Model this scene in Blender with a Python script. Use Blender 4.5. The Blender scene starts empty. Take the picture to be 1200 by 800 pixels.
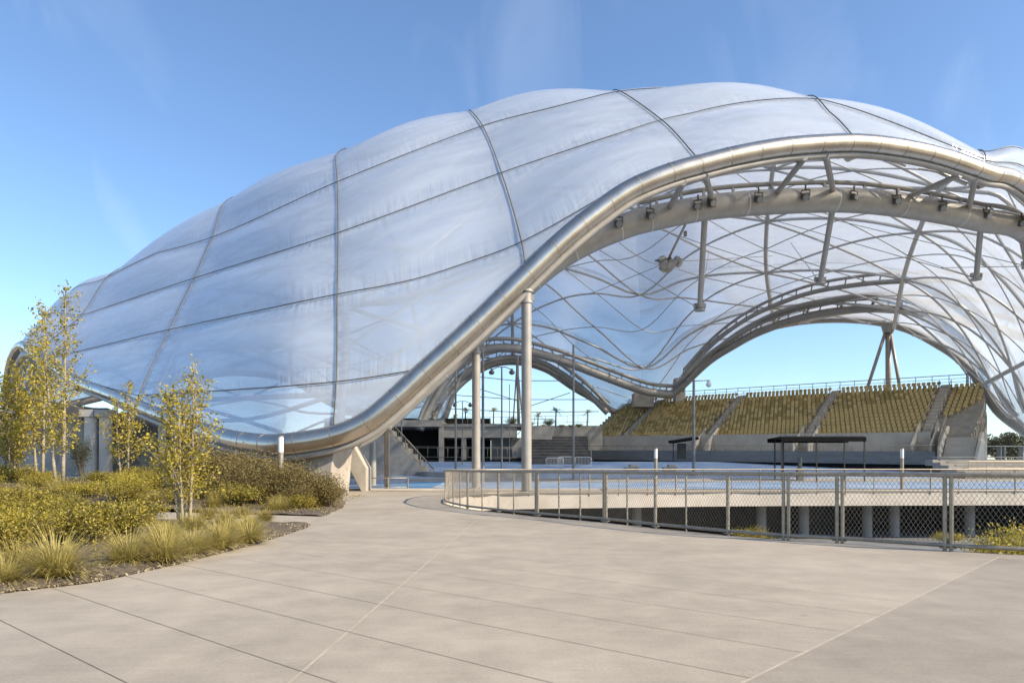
import bpy, math, random
import numpy as np
from mathutils import Vector, Matrix
from mathutils import geometry as mgeo

random.seed(7)
rng = np.random.default_rng(7)
scene = bpy.context.scene
COL = scene.collection
R = math.radians
EYE, FOC, HOR = 1.5, 800.0, 547.0


def at(px, py, D):
    """point at depth D seen along a line of sight (1200x800 frame)"""
    return Vector(((px - 600) / FOC * D, D, EYE + (HOR - py) / FOC * D))


def gx(px, D):
    return (px - 600) / FOC * D


# ------------------------------------------------------------------ objects
def tag(o, label=None, cat=None, group=None, kind=None):
    if label: o['label'] = label
    if cat: o['category'] = cat
    if group: o['group'] = group
    if kind: o['kind'] = kind
    return o


def empty(name, loc=(0, 0, 0), rz=0.0):
    o = bpy.data.objects.new(name, None)
    COL.objects.link(o)
    o.location = loc
    o.rotation_euler = (0, 0, rz)
    o.empty_display_size = 0.3
    return o


class MB:
    def __init__(self):
        self.v, self.f, self.t, self.mi = [], [], [], []
        self.m = 0

    def add(self, vs, fs, tint=None):
        b = len(self.v)
        self.v.extend([tuple(p) for p in vs])
        self.f.extend([tuple(i + b for i in q) for q in fs])
        self.mi.extend([self.m] * len(fs))
        self.t.extend([random.random() if tint is None else tint] * len(vs))
        return self

    def box(self, c, s, rz=0.0, tint=None):
        cx, cy, cz = c
        hx, hy, hz = s[0] / 2, s[1] / 2, s[2] / 2
        ca, sa = math.cos(rz), math.sin(rz)
        vs = []
        for z in (-hz, hz):
            for x, y in ((-hx, -hy), (hx, -hy), (hx, hy), (-hx, hy)):
                vs.append((cx + x * ca - y * sa, cy + x * sa + y * ca, cz + z))
        return self.add(vs, [(3, 2, 1, 0), (4, 5, 6, 7), (0, 1, 5, 4), (1, 2, 6, 5), (2, 3, 7, 6), (3, 0, 4, 7)], tint)

    def bar(self, a, b, w, h=None):
        """rectangular bar between two points"""
        a, b = Vector(a), Vector(b)
        h = h or w
        t = (b - a).normalized()
        s = t.cross(Vector((0, 0, 1)))
        if s.length < 1e-4: s = Vector((1, 0, 0))
        s.normalize()
        n = s.cross(t)
        vs = []
        for p in (a, b):
            for i, j in ((-1, -1), (1, -1), (1, 1), (-1, 1)):
                vs.append(p + s * (i * w / 2) + n * (j * h / 2))
        return self.add(vs, [(0, 1, 2, 3), (7, 6, 5, 4), (0, 4, 5, 1), (1, 5, 6, 2), (2, 6, 7, 3), (3, 7, 4, 0)])

    def tube(self, pts, r, n=8, caps=True, closed=False):
        pts = [Vector(p) for p in pts]
        m = len(pts)
        rs = r if isinstance(r, (list, tuple)) else [r] * m
        up = None
        vs, fs = [], []
        for i, p in enumerate(pts):
            a = pts[max(i - 1, 0)] if not closed else pts[i - 1]
            b = pts[min(i + 1, m - 1)] if not closed else pts[(i + 1) % m]
            t = (b - a)
            if t.length < 1e-9: t = Vector((0, 0, 1))
            t.normalize()
            if up is None:
                ref = Vector((0, 0, 1)) if abs(t.z) < 0.9 else Vector((0, 1, 0))
                up = t.cross(ref).normalized()
            up = (up - t * up.dot(t))
            if up.length < 1e-6: up = t.orthogonal()
            up.normalize()
            w = t.cross(up)
            for k in range(n):
                an = 2 * math.pi * k / n
                vs.append(p + (up * math.cos(an) + w * math.sin(an)) * rs[i])
        mm = m if closed else m - 1
        for i in range(mm):
            j = (i + 1) % m
            for k in range(n):
                k2 = (k + 1) % n
                fs.append((i * n + k, i * n + k2, j * n + k2, j * n + k))
        if caps and not closed:
            fs.append(tuple(range(n - 1, -1, -1)))
            fs.append(tuple((m - 1) * n + k for k in range(n)))
        return self.add(vs, fs)

    def cyl(self, base, r, h, n=16, r2=None):
        b = Vector(base)
        return self.tube([b, b + Vector((0, 0, h))], [r, r if r2 is None else r2], n)

    def ball(self, c, r, n=10, m=6, sz=1.0):
        c = Vector(c)
        vs = [c + Vector((0, 0, r * sz))]
        for i in range(1, m):
            th = math.pi * i / m
            for k in range(n):
                an = 2 * math.pi * k / n
                vs.append(c + Vector((r * math.sin(th) * math.cos(an), r * math.sin(th) * math.sin(an), r * sz * math.cos(th))))
        vs.append(c - Vector((0, 0, r * sz)))
        fs = [(0, 1 + k, 1 + (k + 1) % n) for k in range(n)]
        for i in range(m - 2):
            for k in range(n):
                k2 = (k + 1) % n
                fs.append((1 + i * n + k, 1 + (i + 1) * n + k, 1 + (i + 1) * n + k2, 1 + i * n + k2))
        L = len(vs) - 1
        fs += [(L, 1 + (m - 2) * n + (k + 1) % n, 1 + (m - 2) * n + k) for k in range(n)]
        return self.add(vs, fs)

    def prism(self, poly, vec):
        """polygon of 3D points swept along vec"""
        poly = [Vector(p) for p in poly]
        vec = Vector(vec)
        n = len(poly)
        vs = poly + [p + vec for p in poly]
        fs = [tuple(range(n - 1, -1, -1)), tuple(range(n, 2 * n))]
        fs += [(i, (i + 1) % n, n + (i + 1) % n, n + i) for i in range(n)]
        return self.add(vs, fs)

    def mesh(self, name, mats, smooth=False, auto=None):
        me = bpy.data.meshes.new(name)
        me.from_pydata(self.v, [], self.f)
        mats = mats if isinstance(mats, (list, tuple)) else [mats]
        for m in mats: me.materials.append(m)
        if len(mats) > 1: me.polygons.foreach_set('material_index', self.mi)
        a = me.attributes.new('tint', 'FLOAT', 'POINT')
        a.data.foreach_set('value', self.t)
        if smooth: me.polygons.foreach_set('use_smooth', [True] * len(me.polygons))
        me.update()
        if auto is not None: me.set_sharp_from_angle(angle=R(auto))
        return me

    def build(self, name, mats, parent=None, smooth=False, auto=None, loc=None):
        o = bpy.data.objects.new(name, self.mesh(name, mats, smooth, auto))
        COL.objects.link(o)
        if parent is not None: o.parent = parent
        if loc is not None: o.location = loc
        return o

    def shift(self, d):
        d = Vector(d)
        self.v = [(p[0] - d.x, p[1] - d.y, p[2] - d.z) for p in self.v]
        return self


def round_mod(o, w=0.02, seg=2):
    m = o.modifiers.new('soft', 'BEVEL')
    m.width = w; m.segments = seg; m.limit_method = 'ANGLE'; m.angle_limit = R(40)
    return o


def copy_tree(o, parent=None):
    c = o.copy()
    COL.objects.link(c)
    if parent is not None: c.parent = parent
    for ch in list(o.children): copy_tree(ch, c)
    return c


def spline(pts, n):
    """Catmull-Rom through 3D points, n samples per span"""
    P = [Vector(p) for p in pts]
    P = [P[0] * 2 - P[1]] + P + [P[-1] * 2 - P[-2]]
    out = []
    for i in range(1, len(P) - 2):
        p0, p1, p2, p3 = P[i - 1:i + 3]
        for k in range(n):
            t = k / n
            out.append(0.5 * ((2 * p1) + (p2 - p0) * t + (2 * p0 - 5 * p1 + 4 * p2 - p3) * t * t + (3 * p1 - p0 - 3 * p2 + p3) * t ** 3))
    out.append(P[-2])
    return out


# ------------------------------------------------------------------ materials
def newmat(name):
    m = bpy.data.materials.new(name)
    m.use_nodes = True
    nt = m.node_tree
    nt.nodes.clear()
    out = nt.nodes.new('ShaderNodeOutputMaterial')
    return m, nt, out


def N(nt, typ, **kw):
    n = nt.nodes.new(typ)
    for k, v in kw.items():
        if k.startswith('i_'):
            n.inputs[k[2:].replace('_', ' ')].default_value = v
        else:
            setattr(n, k, v)
    return n


def mat(name, c1, c2=None, rough=0.6, metal=0.0, scale=2.0, detail=6.0, bump=0.0, bscale=None, stretch=None, spec=0.5, rvar=0.0, transl=0.0, use_tint=False, mid=(0.35, 0.65)):
    """noise-mixed Principled material in object coordinates"""
    m, nt, out = newmat(name)
    L = nt.links.new
    b = N(nt, 'ShaderNodeBsdfPrincipled')
    b.inputs['Roughness'].default_value = rough
    b.inputs['Metallic'].default_value = metal
    b.inputs['Specular IOR Level'].default_value = spec
    c2 = c2 or c1
    tc = N(nt, 'ShaderNodeTexCoord')
    mp = N(nt, 'ShaderNodeMapping')
    if stretch: mp.inputs['Scale'].default_value = stretch
    L(tc.outputs['Object'], mp.inputs['Vector'])
    nz = N(nt, 'ShaderNodeTexNoise')
    nz.inputs['Scale'].default_value = scale
    nz.inputs['Detail'].default_value = detail
    nz.inputs['Roughness'].default_value = 0.6
    L(mp.outputs['Vector'], nz.inputs['Vector'])
    rp = N(nt, 'ShaderNodeValToRGB')
    rp.color_ramp.elements[0].position = mid[0]
    rp.color_ramp.elements[1].position = mid[1]
    rp.color_ramp.elements[0].color = (*c1, 1)
    rp.color_ramp.elements[1].color = (*c2, 1)
    if use_tint:
        at_ = N(nt, 'ShaderNodeAttribute', attribute_name='tint')
        mx = N(nt, 'ShaderNodeMath', operation='MULTIPLY_ADD')
        mx.inputs[1].default_value = 0.6
        L(at_.outputs['Fac'], mx.inputs[0])
        m2 = N(nt, 'ShaderNodeMath', operation='MULTIPLY')
        m2.inputs[1].default_value = 0.45
        L(nz.outputs['Fac'], m2.inputs[0])
        L(m2.outputs[0], mx.inputs[2])
        L(mx.outputs[0], rp.inputs['Fac'])
    else:
        L(nz.outputs['Fac'], rp.inputs['Fac'])
    L(rp.outputs['Color'], b.inputs['Base Color'])
    if rvar:
        r1 = N(nt, 'ShaderNodeMath', operation='MULTIPLY_ADD')
        r1.inputs[1].default_value = rvar
        r1.inputs[2].default_value = rough - rvar / 2
        L(nz.outputs['Fac'], r1.inputs[0])
        L(r1.outputs[0], b.inputs['Roughness'])
    if bump:
        n2 = N(nt, 'ShaderNodeTexNoise')
        n2.inputs['Scale'].default_value = bscale or scale * 8
        n2.inputs['Detail'].default_value = 6
        L(mp.outputs['Vector'], n2.inputs['Vector'])
        bp = N(nt, 'ShaderNodeBump')
        bp.inputs['Strength'].default_value = bump
        bp.inputs['Distance'].default_value = 0.05
        L(n2.outputs['Fac'], bp.inputs['Height'])
        L(bp.outputs['Normal'], b.inputs['Normal'])
    if transl:
        tr = N(nt, 'ShaderNodeBsdfTranslucent')
        L(rp.outputs['Color'], tr.inputs['Color'])
        mxs = N(nt, 'ShaderNodeMixShader')
        mxs.inputs[0].default_value = transl
        L(b.outputs[0], mxs.inputs[1])
        L(tr.outputs[0], mxs.inputs[2])
        L(mxs.outputs[0], out.inputs['Surface'])
    else:
        L(b.outputs[0], out.inputs['Surface'])
    return m


def film_material():
    """clear inflated film: UV is metres along and across each cushion, UV 'edge' runs 0..1"""
    m, nt, out = newmat('clear_film')
    L = nt.links.new
    tc = N(nt, 'ShaderNodeTexCoord')
    um = N(nt, 'ShaderNodeUVMap', uv_map='metres')
    ue = N(nt, 'ShaderNodeUVMap', uv_map='edge')
    se = N(nt, 'ShaderNodeSeparateXYZ'); L(ue.outputs[0], se.inputs[0])

    def noise(src, scale, detail=4, dist=0.0, rot=(0, 0, 0), k=1.0):
        mp = N(nt, 'ShaderNodeMapping'); mp.inputs['Scale'].default_value = scale; mp.inputs['Rotation'].default_value = rot
        L(src, mp.inputs['Vector'])
        n = N(nt, 'ShaderNodeTexNoise'); n.inputs['Scale'].default_value = k; n.inputs['Detail'].default_value = detail; n.inputs['Distortion'].default_value = dist
        L(mp.outputs[0], n.inputs['Vector'])
        return n.outputs['Fac']

    def edge_mask(ax, width):
        a = N(nt, 'ShaderNodeMath', operation='SUBTRACT'); a.inputs[1].default_value = .5; L(se.outputs[ax], a.inputs[0])
        b = N(nt, 'ShaderNodeMath', operation='ABSOLUTE'); L(a.outputs[0], b.inputs[0])
        r = N(nt, 'ShaderNodeMapRange'); r.inputs['From Min'].default_value = .5 - width; r.inputs['From Max'].default_value = .5
        L(b.outputs[0], r.inputs['Value'])
        return r.outputs[0]

    def mul(a, b, add=None):
        n = N(nt, 'ShaderNodeMath', operation='MULTIPLY_ADD' if add is not None else 'MULTIPLY')
        for i, q in enumerate((a, b, add)):
            if q is None: continue
            if isinstance(q, (int, float)): n.inputs[i].default_value = q
            else: L(q, n.inputs[i])
        return n.outputs[0]

    # creases run in from the clamped edges; broad swells over the whole cushion
    wr_v = noise(um.outputs[0], (2.2, .16, 1), 2, .0)
    wr_u = noise(um.outputs[0], (.16, 2.2, 1), 2, .0)
    crease = mul(mul(wr_v, edge_mask(1, .26)), 1.0, mul(wr_u, edge_mask(0, .13)))
    swell = noise(um.outputs[0], (.10, .26, 1), 1, .4, (0, 0, .25))
    fine = noise(tc.outputs['Object'], (2.4, 2.4, .8), 4, .5)
    b1 = N(nt, 'ShaderNodeBump'); b1.inputs['Strength'].default_value = .60; b1.inputs['Distance'].default_value = .16
    L(crease, b1.inputs['Height'])
    b3 = N(nt, 'ShaderNodeBump'); b3.inputs['Strength'].default_value = .02; b3.inputs['Distance'].default_value = .12
    L(fine, b3.inputs['Height']); L(b1.outputs['Normal'], b3.inputs['Normal'])
    b2 = N(nt, 'ShaderNodeBump'); b2.inputs['Strength'].default_value = .14; b2.inputs['Distance'].default_value = 1.3
    L(swell, b2.inputs['Height']); L(b3.outputs['Normal'], b2.inputs['Normal'])
    df = N(nt, 'ShaderNodeBsdfDiffuse'); df.inputs['Color'].default_value = (0.82, 0.90, 1.0, 1)
    tl = N(nt, 'ShaderNodeBsdfTranslucent'); tl.inputs['Color'].default_value = (0.95, 0.975, 1.0, 1)
    tp = N(nt, 'ShaderNodeBsdfTransparent'); tp.inputs['Color'].default_value = (0.96, 0.972, 0.99, 1)
    gl = N(nt, 'ShaderNodeBsdfGlossy'); gl.inputs['Roughness'].default_value = .14; gl.inputs['Color'].default_value = (0.95, 0.97, 1, 1)
    for s in (df, tl, gl): L(b2.outputs['Normal'], s.inputs['Normal'])
    body = N(nt, 'ShaderNodeMixShader'); body.inputs[0].default_value = .48
    L(df.outputs[0], body.inputs[1]); L(tl.outputs[0], body.inputs[2])
    # milkiness of the film, in soft streaks along each cushion
    streak = noise(um.outputs[0], (.08, .5, 1), 2, .2, (0, 0, .15))
    wisp = noise(um.outputs[0], (.26, .8, 1), 2, .3, (0, 0, -.5))
    op = N(nt, 'ShaderNodeMapRange'); op.inputs['From Min'].default_value = .30; op.inputs['From Max'].default_value = .72
    op.inputs['To Min'].default_value = .32; op.inputs['To Max'].default_value = .57
    L(mul(wisp, .38, mul(streak, .66)), op.inputs['Value'])
    film = N(nt, 'ShaderNodeMixShader')
    L(op.outputs[0], film.inputs[0]); L(tp.outputs[0], film.inputs[1]); L(body.outputs[0], film.inputs[2])
    lw = N(nt, 'ShaderNodeLayerWeight'); lw.inputs['Blend'].default_value = .25
    L(b2.outputs['Normal'], lw.inputs['Normal'])
    fin = N(nt, 'ShaderNodeMixShader')
    L(mul(lw.outputs['Fresnel'], .55, .03), fin.inputs[0]); L(film.outputs[0], fin.inputs[1]); L(gl.outputs[0], fin.inputs[2])
    L(fin.outputs[0], out.inputs['Surface'])
    return m


def plaza_material(k=1.0):
    m, nt, out = newmat('broom_concrete')
    L = nt.links.new
    tc = N(nt, 'ShaderNodeTexCoord')
    b = N(nt, 'ShaderNodeBsdfPrincipled'); b.inputs['Specular IOR Level'].default_value = 0.35
    big = N(nt, 'ShaderNodeTexNoise'); big.inputs['Scale'].default_value = 0.30; big.inputs['Detail'].default_value = 5
    med = N(nt, 'ShaderNodeTexNoise'); med.inputs['Scale'].default_value = 1.6; med.inputs['Detail'].default_value = 8; med.inputs['Roughness'].default_value = 0.65
    fine = N(nt, 'ShaderNodeTexNoise'); fine.inputs['Scale'].default_value = 38; fine.inputs['Detail'].default_value = 4
    for n in (big, med, fine): L(tc.outputs['Object'], n.inputs['Vector'])
    # broom strokes, long and thin
    mp = N(nt, 'ShaderNodeMapping'); mp.inputs['Rotation'].default_value = (0, 0, R(35)); mp.inputs['Scale'].default_value = (0.5, 14, 1)
    L(tc.outputs['Object'], mp.inputs['Vector'])
    st = N(nt, 'ShaderNodeTexNoise'); st.inputs['Scale'].default_value = 1.5; st.inputs['Detail'].default_value = 4
    L(mp.outputs['Vector'], st.inputs['Vector'])
    a1 = N(nt, 'ShaderNodeMath', operation='MULTIPLY_ADD'); a1.inputs[1].default_value = 0.36
    L(big.outputs['Fac'], a1.inputs[0])
    a2 = N(nt, 'ShaderNodeMath', operation='MULTIPLY_ADD'); a2.inputs[1].default_value = 0.42; a2.inputs[2].default_value = 0.0
    L(med.outputs['Fac'], a2.inputs[0]); L(a2.outputs[0], a1.inputs[2])
    a3 = N(nt, 'ShaderNodeMath', operation='MULTIPLY_ADD'); a3.inputs[1].default_value = 0.24
    L(fine.outputs['Fac'], a3.inputs[0]); L(a1.outputs[0], a3.inputs[2])
    a4 = N(nt, 'ShaderNodeMath', operation='MULTIPLY_ADD'); a4.inputs[1].default_value = 0.10
    L(st.outputs['Fac'], a4.inputs[0]); L(a3.outputs[0], a4.inputs[2])
    rp = N(nt, 'ShaderNodeValToRGB')
    e = rp.color_ramp.elements
    e[0].position = 0.40; e[0].color = (0.25 * k, 0.216 * k, 0.170 * k, 1)
    e[1].position = 0.66; e[1].color = (0.395 * k, 0.346 * k, 0.276 * k, 1)
    L(a4.outputs[0], rp.inputs['Fac'])
    # scattered dark spots and scuffs
    vo = N(nt, 'ShaderNodeTexVoronoi'); vo.inputs['Scale'].default_value = 0.9
    L(tc.outputs['Object'], vo.inputs['Vector'])
    sp = N(nt, 'ShaderNodeMapRange'); sp.inputs['From Min'].default_value = 0.015; sp.inputs['From Max'].default_value = 0.05
    sp.inputs['To Min'].default_value = 0.78; sp.inputs['To Max'].default_value = 1.0
    L(vo.outputs['Distance'], sp.inputs['Value'])
    mm = N(nt, 'ShaderNodeMix', data_type='RGBA', blend_type='MULTIPLY'); mm.inputs[0].default_value = 1.0
    L(rp.outputs['Color'], mm.inputs[6]); L(sp.outputs[0], mm.inputs[7])
    L(mm.outputs[2], b.inputs['Base Color'])
    rr = N(nt, 'ShaderNodeMapRange'); rr.inputs['To Min'].default_value = 0.6; rr.inputs['To Max'].default_value = 0.85
    L(med.outputs['Fac'], rr.inputs['Value']); L(rr.outputs[0], b.inputs['Roughness'])
    bp = N(nt, 'ShaderNodeBump'); bp.inputs['Strength'].default_value = 0.25; bp.inputs['Distance'].default_value = 0.01
    L(a4.outputs[0], bp.inputs['Height']); L(bp.outputs['Normal'], b.inputs['Normal'])
    L(b.outputs[0], out.inputs['Surface'])
    return m


M = {}
M['film'] = film_material()
M['plaza'] = plaza_material()
M['plaza_older'] = plaza_material(.86)
M['joint'] = mat('joint_sealant', (0.16, 0.135, 0.105), (0.26, 0.22, 0.17), 0.9, scale=4)
M['joint_pale'] = mat('pale_sealant', (0.34, 0.30, 0.235), (0.44, 0.39, 0.31), 0.8, scale=5)
M['steel'] = mat('brushed_stainless', (0.44, 0.395, 0.33), (0.55, 0.50, 0.43), 0.28, 0.95, scale=0.8, bump=0.0, rvar=0.10, stretch=(1, 1, 1))
M['steel_seam'] = mat('beam_joint', (0.25, 0.22, 0.18), (0.33, 0.30, 0.26), 0.5, 0.8, scale=3)
M['grey_paint'] = mat('grey_painted_steel', (0.32, 0.295, 0.26), (0.38, 0.355, 0.32), 0.45, 0.15, scale=1.5, rvar=0.15)
M['pale_paint'] = mat('pale_painted_steel', (0.28, 0.258, 0.228), (0.34, 0.315, 0.28), 0.42, 0.1, scale=1.5, rvar=0.15)
M['rib'] = mat('rib_steel', (0.56, 0.545, 0.52), (0.66, 0.64, 0.61), 0.4, 0.3, scale=1.0, rvar=0.15)
M['seam'] = mat('dark_clamp_strip', (0.07, 0.068, 0.062), (0.11, 0.105, 0.095), 0.55, 0.2, scale=3)
M['galv'] = mat('galvanised_steel', (0.25, 0.215, 0.165), (0.36, 0.31, 0.24), 0.45, 0.5, scale=9, rvar=0.2)
M['wire'] = mat('fence_wire', (0.21, 0.185, 0.145), (0.29, 0.255, 0.205), 0.5, 0.4, scale=5)
M['concrete'] = mat('cast_concrete', (0.32, 0.28, 0.23), (0.44, 0.395, 0.335), 0.85, scale=0.8, detail=9, bump=0.25, bscale=14)
M['concrete_grey'] = mat('grey_concrete', (0.26, 0.245, 0.22), (0.36, 0.34, 0.31), 0.85, scale=0.9, detail=9, bump=0.25, bscale=14)
M['fascia'] = mat('pale_fascia_concrete', (0.43, 0.378, 0.31), (0.54, 0.483, 0.41), 0.8, scale=0.7, detail=9, bump=0.15, bscale=10)
M['shade_and_dark'] = mat('shade_and_dark_grey', (0.06, 0.055, 0.05), (0.10, 0.093, 0.085), 0.9, scale=1)  # shade put into the colour of wall and soffit; post and tiers simply dark
M['dark'] = mat('interior_shade_black', (0.012, 0.012, 0.012), (0.022, 0.021, 0.02), 0.9, scale=1)  # near-black stands in for shade inside openings and below the stand
M['black_cloth'] = mat('black_canvas', (0.006, 0.006, 0.006), (0.011, 0.01, 0.01), 0.95, spec=0.1, scale=3)
M['black_metal'] = mat('black_metal', (0.018, 0.017, 0.016), (0.03, 0.028, 0.026), 0.5, 0.3, scale=4)
M['lamp_body'] = mat('weathered_grey_housing', (0.085, 0.078, 0.068), (0.16, 0.148, 0.13), 0.5, 0.4, scale=9)
M['glass'] = mat('lamp_glass', (0.25, 0.26, 0.27), (0.32, 0.33, 0.34), 0.15, 0.0, scale=3)
M['white'] = mat('white_enamel', (0.70, 0.70, 0.69), (0.80, 0.80, 0.79), 0.4, scale=3)
M['blue'] = mat('blue_floor_paint', (0.13, 0.27, 0.50), (0.40, 0.48, 0.60), 0.42, scale=0.25, detail=8, bump=0.1, bscale=6, rvar=0.2, mid=(0.3, 0.7))
M['blue_dark'] = mat('deep_blue_floor_paint', (0.06, 0.17, 0.33), (0.11, 0.24, 0.42), 0.5, scale=0.3, detail=8, bump=0.1, bscale=6)
M['yellow_line'] = mat('yellow_line_paint', (0.50, 0.38, 0.13), (0.58, 0.46, 0.20), 0.6, scale=2)
M['walk'] = mat('grey_walkway', (0.28, 0.26, 0.23), (0.36, 0.335, 0.30), 0.8, scale=0.5, detail=8)
M['seat'] = mat('gold_plastic', (0.36, 0.25, 0.070), (0.60, 0.445, 0.18), 0.5, scale=1.5, use_tint=True)
M['bench'] = mat('grey_cladding', (0.155, 0.152, 0.148), (0.21, 0.207, 0.20), 0.6, scale=0.6, stretch=(1, 1, 6))
M['soil'] = mat('mulch_soil', (0.055, 0.040, 0.026), (0.16, 0.125, 0.08), 0.95, scale=7, detail=10, bump=0.9, bscale=22)
M['pitfloor'] = mat('lower_paving', (0.13, 0.135, 0.14), (0.20, 0.205, 0.21), 0.8, scale=0.8, detail=8)
M['leaf_gold'] = mat('golden_leaf', (0.21, 0.178, 0.020), (0.56, 0.45, 0.060), 0.55, scale=0.9, transl=0.42, use_tint=True, mid=(0.15, 0.85))
M['leaf_green'] = mat('olive_leaf', (0.072, 0.066, 0.011), (0.44, 0.35, 0.045), 0.6, scale=1.2, transl=0.3, use_tint=True, mid=(0.15, 0.85))
M['leaf_brown'] = mat('russet_leaf', (0.075, 0.06, 0.018), (0.25, 0.185, 0.055), 0.65, scale=1.2, transl=0.25, use_tint=True, mid=(0.15, 0.85))
M['leaf_dark'] = mat('dark_evergreen_leaf', (0.022, 0.028, 0.012), (0.065, 0.07, 0.026), 0.6, scale=1.0, transl=0.15, use_tint=True, mid=(0.15, 0.85))
M['blade'] = mat('straw_blade', (0.125, 0.115, 0.020), (0.62, 0.505, 0.165), 0.6, scale=1.5, transl=0.35, use_tint=True, mid=(0.12, 0.9))
M['blade_green'] = mat('green_blade', (0.085, 0.075, 0.015), (0.46, 0.355, 0.085), 0.6, scale=1.5, transl=0.3, use_tint=True, mid=(0.12, 0.9))
M['bark'] = mat('pale_bark', (0.20, 0.165, 0.115), (0.40, 0.345, 0.26), 0.8, scale=6, bump=0.4, bscale=20, stretch=(1, 1, 3))
M['bark_dark'] = mat('brown_bark', (0.08, 0.06, 0.045), (0.15, 0.12, 0.09), 0.9, scale=6, bump=0.4, bscale=20)
M['hill'] = mat('dry_scrub_ground', (0.11, 0.10, 0.055), (0.22, 0.19, 0.11), 0.95, scale=0.05, detail=10)
# ================================================================== ROOF SHELL
UMAX = 8.4
# front edge: u, then a line of sight (px, py) and its distance
FRONT = [(0, 6, 492, 88), (.3, 11, 432, 82), (.6, 24, 405, 78), (1, 44, 416, 72), (1.4, 90, 446, 64), (1.7, 127, 461, 57), (2, 163, 476, 51),
         (2.3, 215, 496, 45), (2.5, 262, 512, 40.5), (2.65, 298, 519, 38.3), (2.8, 330, 520.5, 37), (3, 390, 511, 37), (3.2, 430, 494, 37.1), (3.35, 462, 468, 37.3), (3.5, 490, 442, 37.6),
         (3.7, 537, 399, 38), (3.85, 577, 361, 38.4), (4, 617, 322, 38.7), (4.2, 660, 281, 39), (4.4, 698, 250, 39.3), (4.6, 737, 223, 39.6),
         (4.8, 782, 204, 40), (5, 822, 192.5, 40.4), (5.2, 862, 182.5, 40.8), (5.5, 915, 173, 41.3), (5.75, 962, 169, 41.8), (6, 1005, 168, 42.3),
         (6.3, 1052, 173, 43), (6.6, 1100, 183, 44), (7, 1156, 202, 45.5), (7.3, 1202, 219, 47.5)]
ENDB = at(1216, 516, 77)
fr = [(u, at(px, py, D)) for u, px, py, D in FRONT] + [(7.65, Vector((46.5, 53, 17.2))), (8, Vector((55.5, 63, 11))), (8.2, Vector((58.4, 69.5, 7.4))), (UMAX, ENDB)]
L0 = fr[0][1]
BACK = [(3, 510, 498, 102), (3.3, 533, 457, 106), (3.6, 565, 432, 109), (4, 600, 424, 110), (4.4, 640, 433, 110), (4.75, 684, 461, 109),
        (5, 752, 492, 116), (5.3, 806, 436, 114), (5.6, 850, 404, 110), (6, 910, 382, 104), (6.5, 980, 374, 97), (7, 1052, 382, 91),
        (7.5, 1108, 409, 86), (7.8, 1136, 432, 83.5), (8, 1153, 455, 81.5), (8.2, 1172, 484, 79)]
bk = [(0, L0), (.5, Vector((-60, 97, 11))), (1, Vector((-52, 104, 14.5))), (1.5, Vector((-44, 109, 16.5))), (2, Vector((-36, 111, 15.5))), (2.5, Vector((-26, 107, 10.5)))]
bk += [(u, at(px, py, D)) for u, px, py, D in BACK] + [(UMAX, ENDB)]


def curve_fn(tab):
    us = np.array([t[0] for t in tab]); P = np.array([tuple(t[1]) for t in tab], dtype=float)
    d = np.zeros_like(P)
    d[1:-1] = (P[2:] - P[:-2]) / (us[2:] - us[:-2])[:, None]
    d[0] = (P[1] - P[0]) / (us[1] - us[0]); d[-1] = (P[-1] - P[-2]) / (us[-1] - us[-2])

    def f(u):
        u = min(max(u, us[0]), us[-1])
        i = min(int(np.searchsorted(us, u, side='right')) - 1, len(us) - 2)
        h = us[i + 1] - us[i]; t = (u - us[i]) / h
        return ((2 * t**3 - 3 * t**2 + 1) * P[i] + (t**3 - 2 * t**2 + t) * h * d[i] + (-2 * t**3 + 3 * t**2) * P[i + 1] + (t**3 - t**2) * h * d[i + 1])
    return f


front = curve_fn(fr)
back = curve_fn(bk)
V = Vector
MER = {
    0: ([], V(L0) + V((.5, 1, .6)), []),
    1: ([at(66, 395, 72.5), at(95, 371, 74)], at(143, 314, 80), [V((-44, 90, 27.5)), V((-48, 98, 22))]),
    .5: ([], at(84, 350, 86), [V((-60, 95, 18))]),
    2: ([at(165, 461, 51.5), at(199, 387, 54.5), at(228, 327, 59), at(249, 279, 64.5)], at(269, 234, 73), [V((-29.5, 82, 33.2)), V((-31, 98, 27))]),
    3: ([at(395, 448, 37.7), at(396, 346, 41), at(397, 274, 46), at(396, 214, 53)], at(396, 181, 61), [V((-16.5, 73, 34.2)), V((-14, 91, 27))]),
    4: ([at(612, 285, 40), at(588, 204, 46.5), at(566, 149, 54)], at(550, 131, 60), [V((-3, 73, 36.6)), V((-1, 94, 31))]),
    5: ([at(775, 142, 47)], at(718, 108, 56), [V((13, 72, 37)), V((17, 92, 31)), V((20, 105, 24.5))]),
    6: ([at(975, 136, 46)], at(940, 118, 51), [V((26.5, 68, 33)), V((33, 88, 28.5))]),
    7: ([], at(1142, 179, 48.5), [V((39, 62, 27)), V((45.5, 78, 25))]),
    7.4: ([], at(1206, 197, 52), [V((44.5, 63, 24)), V((49.5, 75, 22))]),
    8: ([], V((57.6, 68, 13.6)), [V((58, 73, 14.5))]),
    UMAX: ([], V(ENDB) + V((0.3, 0.2, 0.4)), []),
}
NV = 161
mers = {}
vnode = {}
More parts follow.
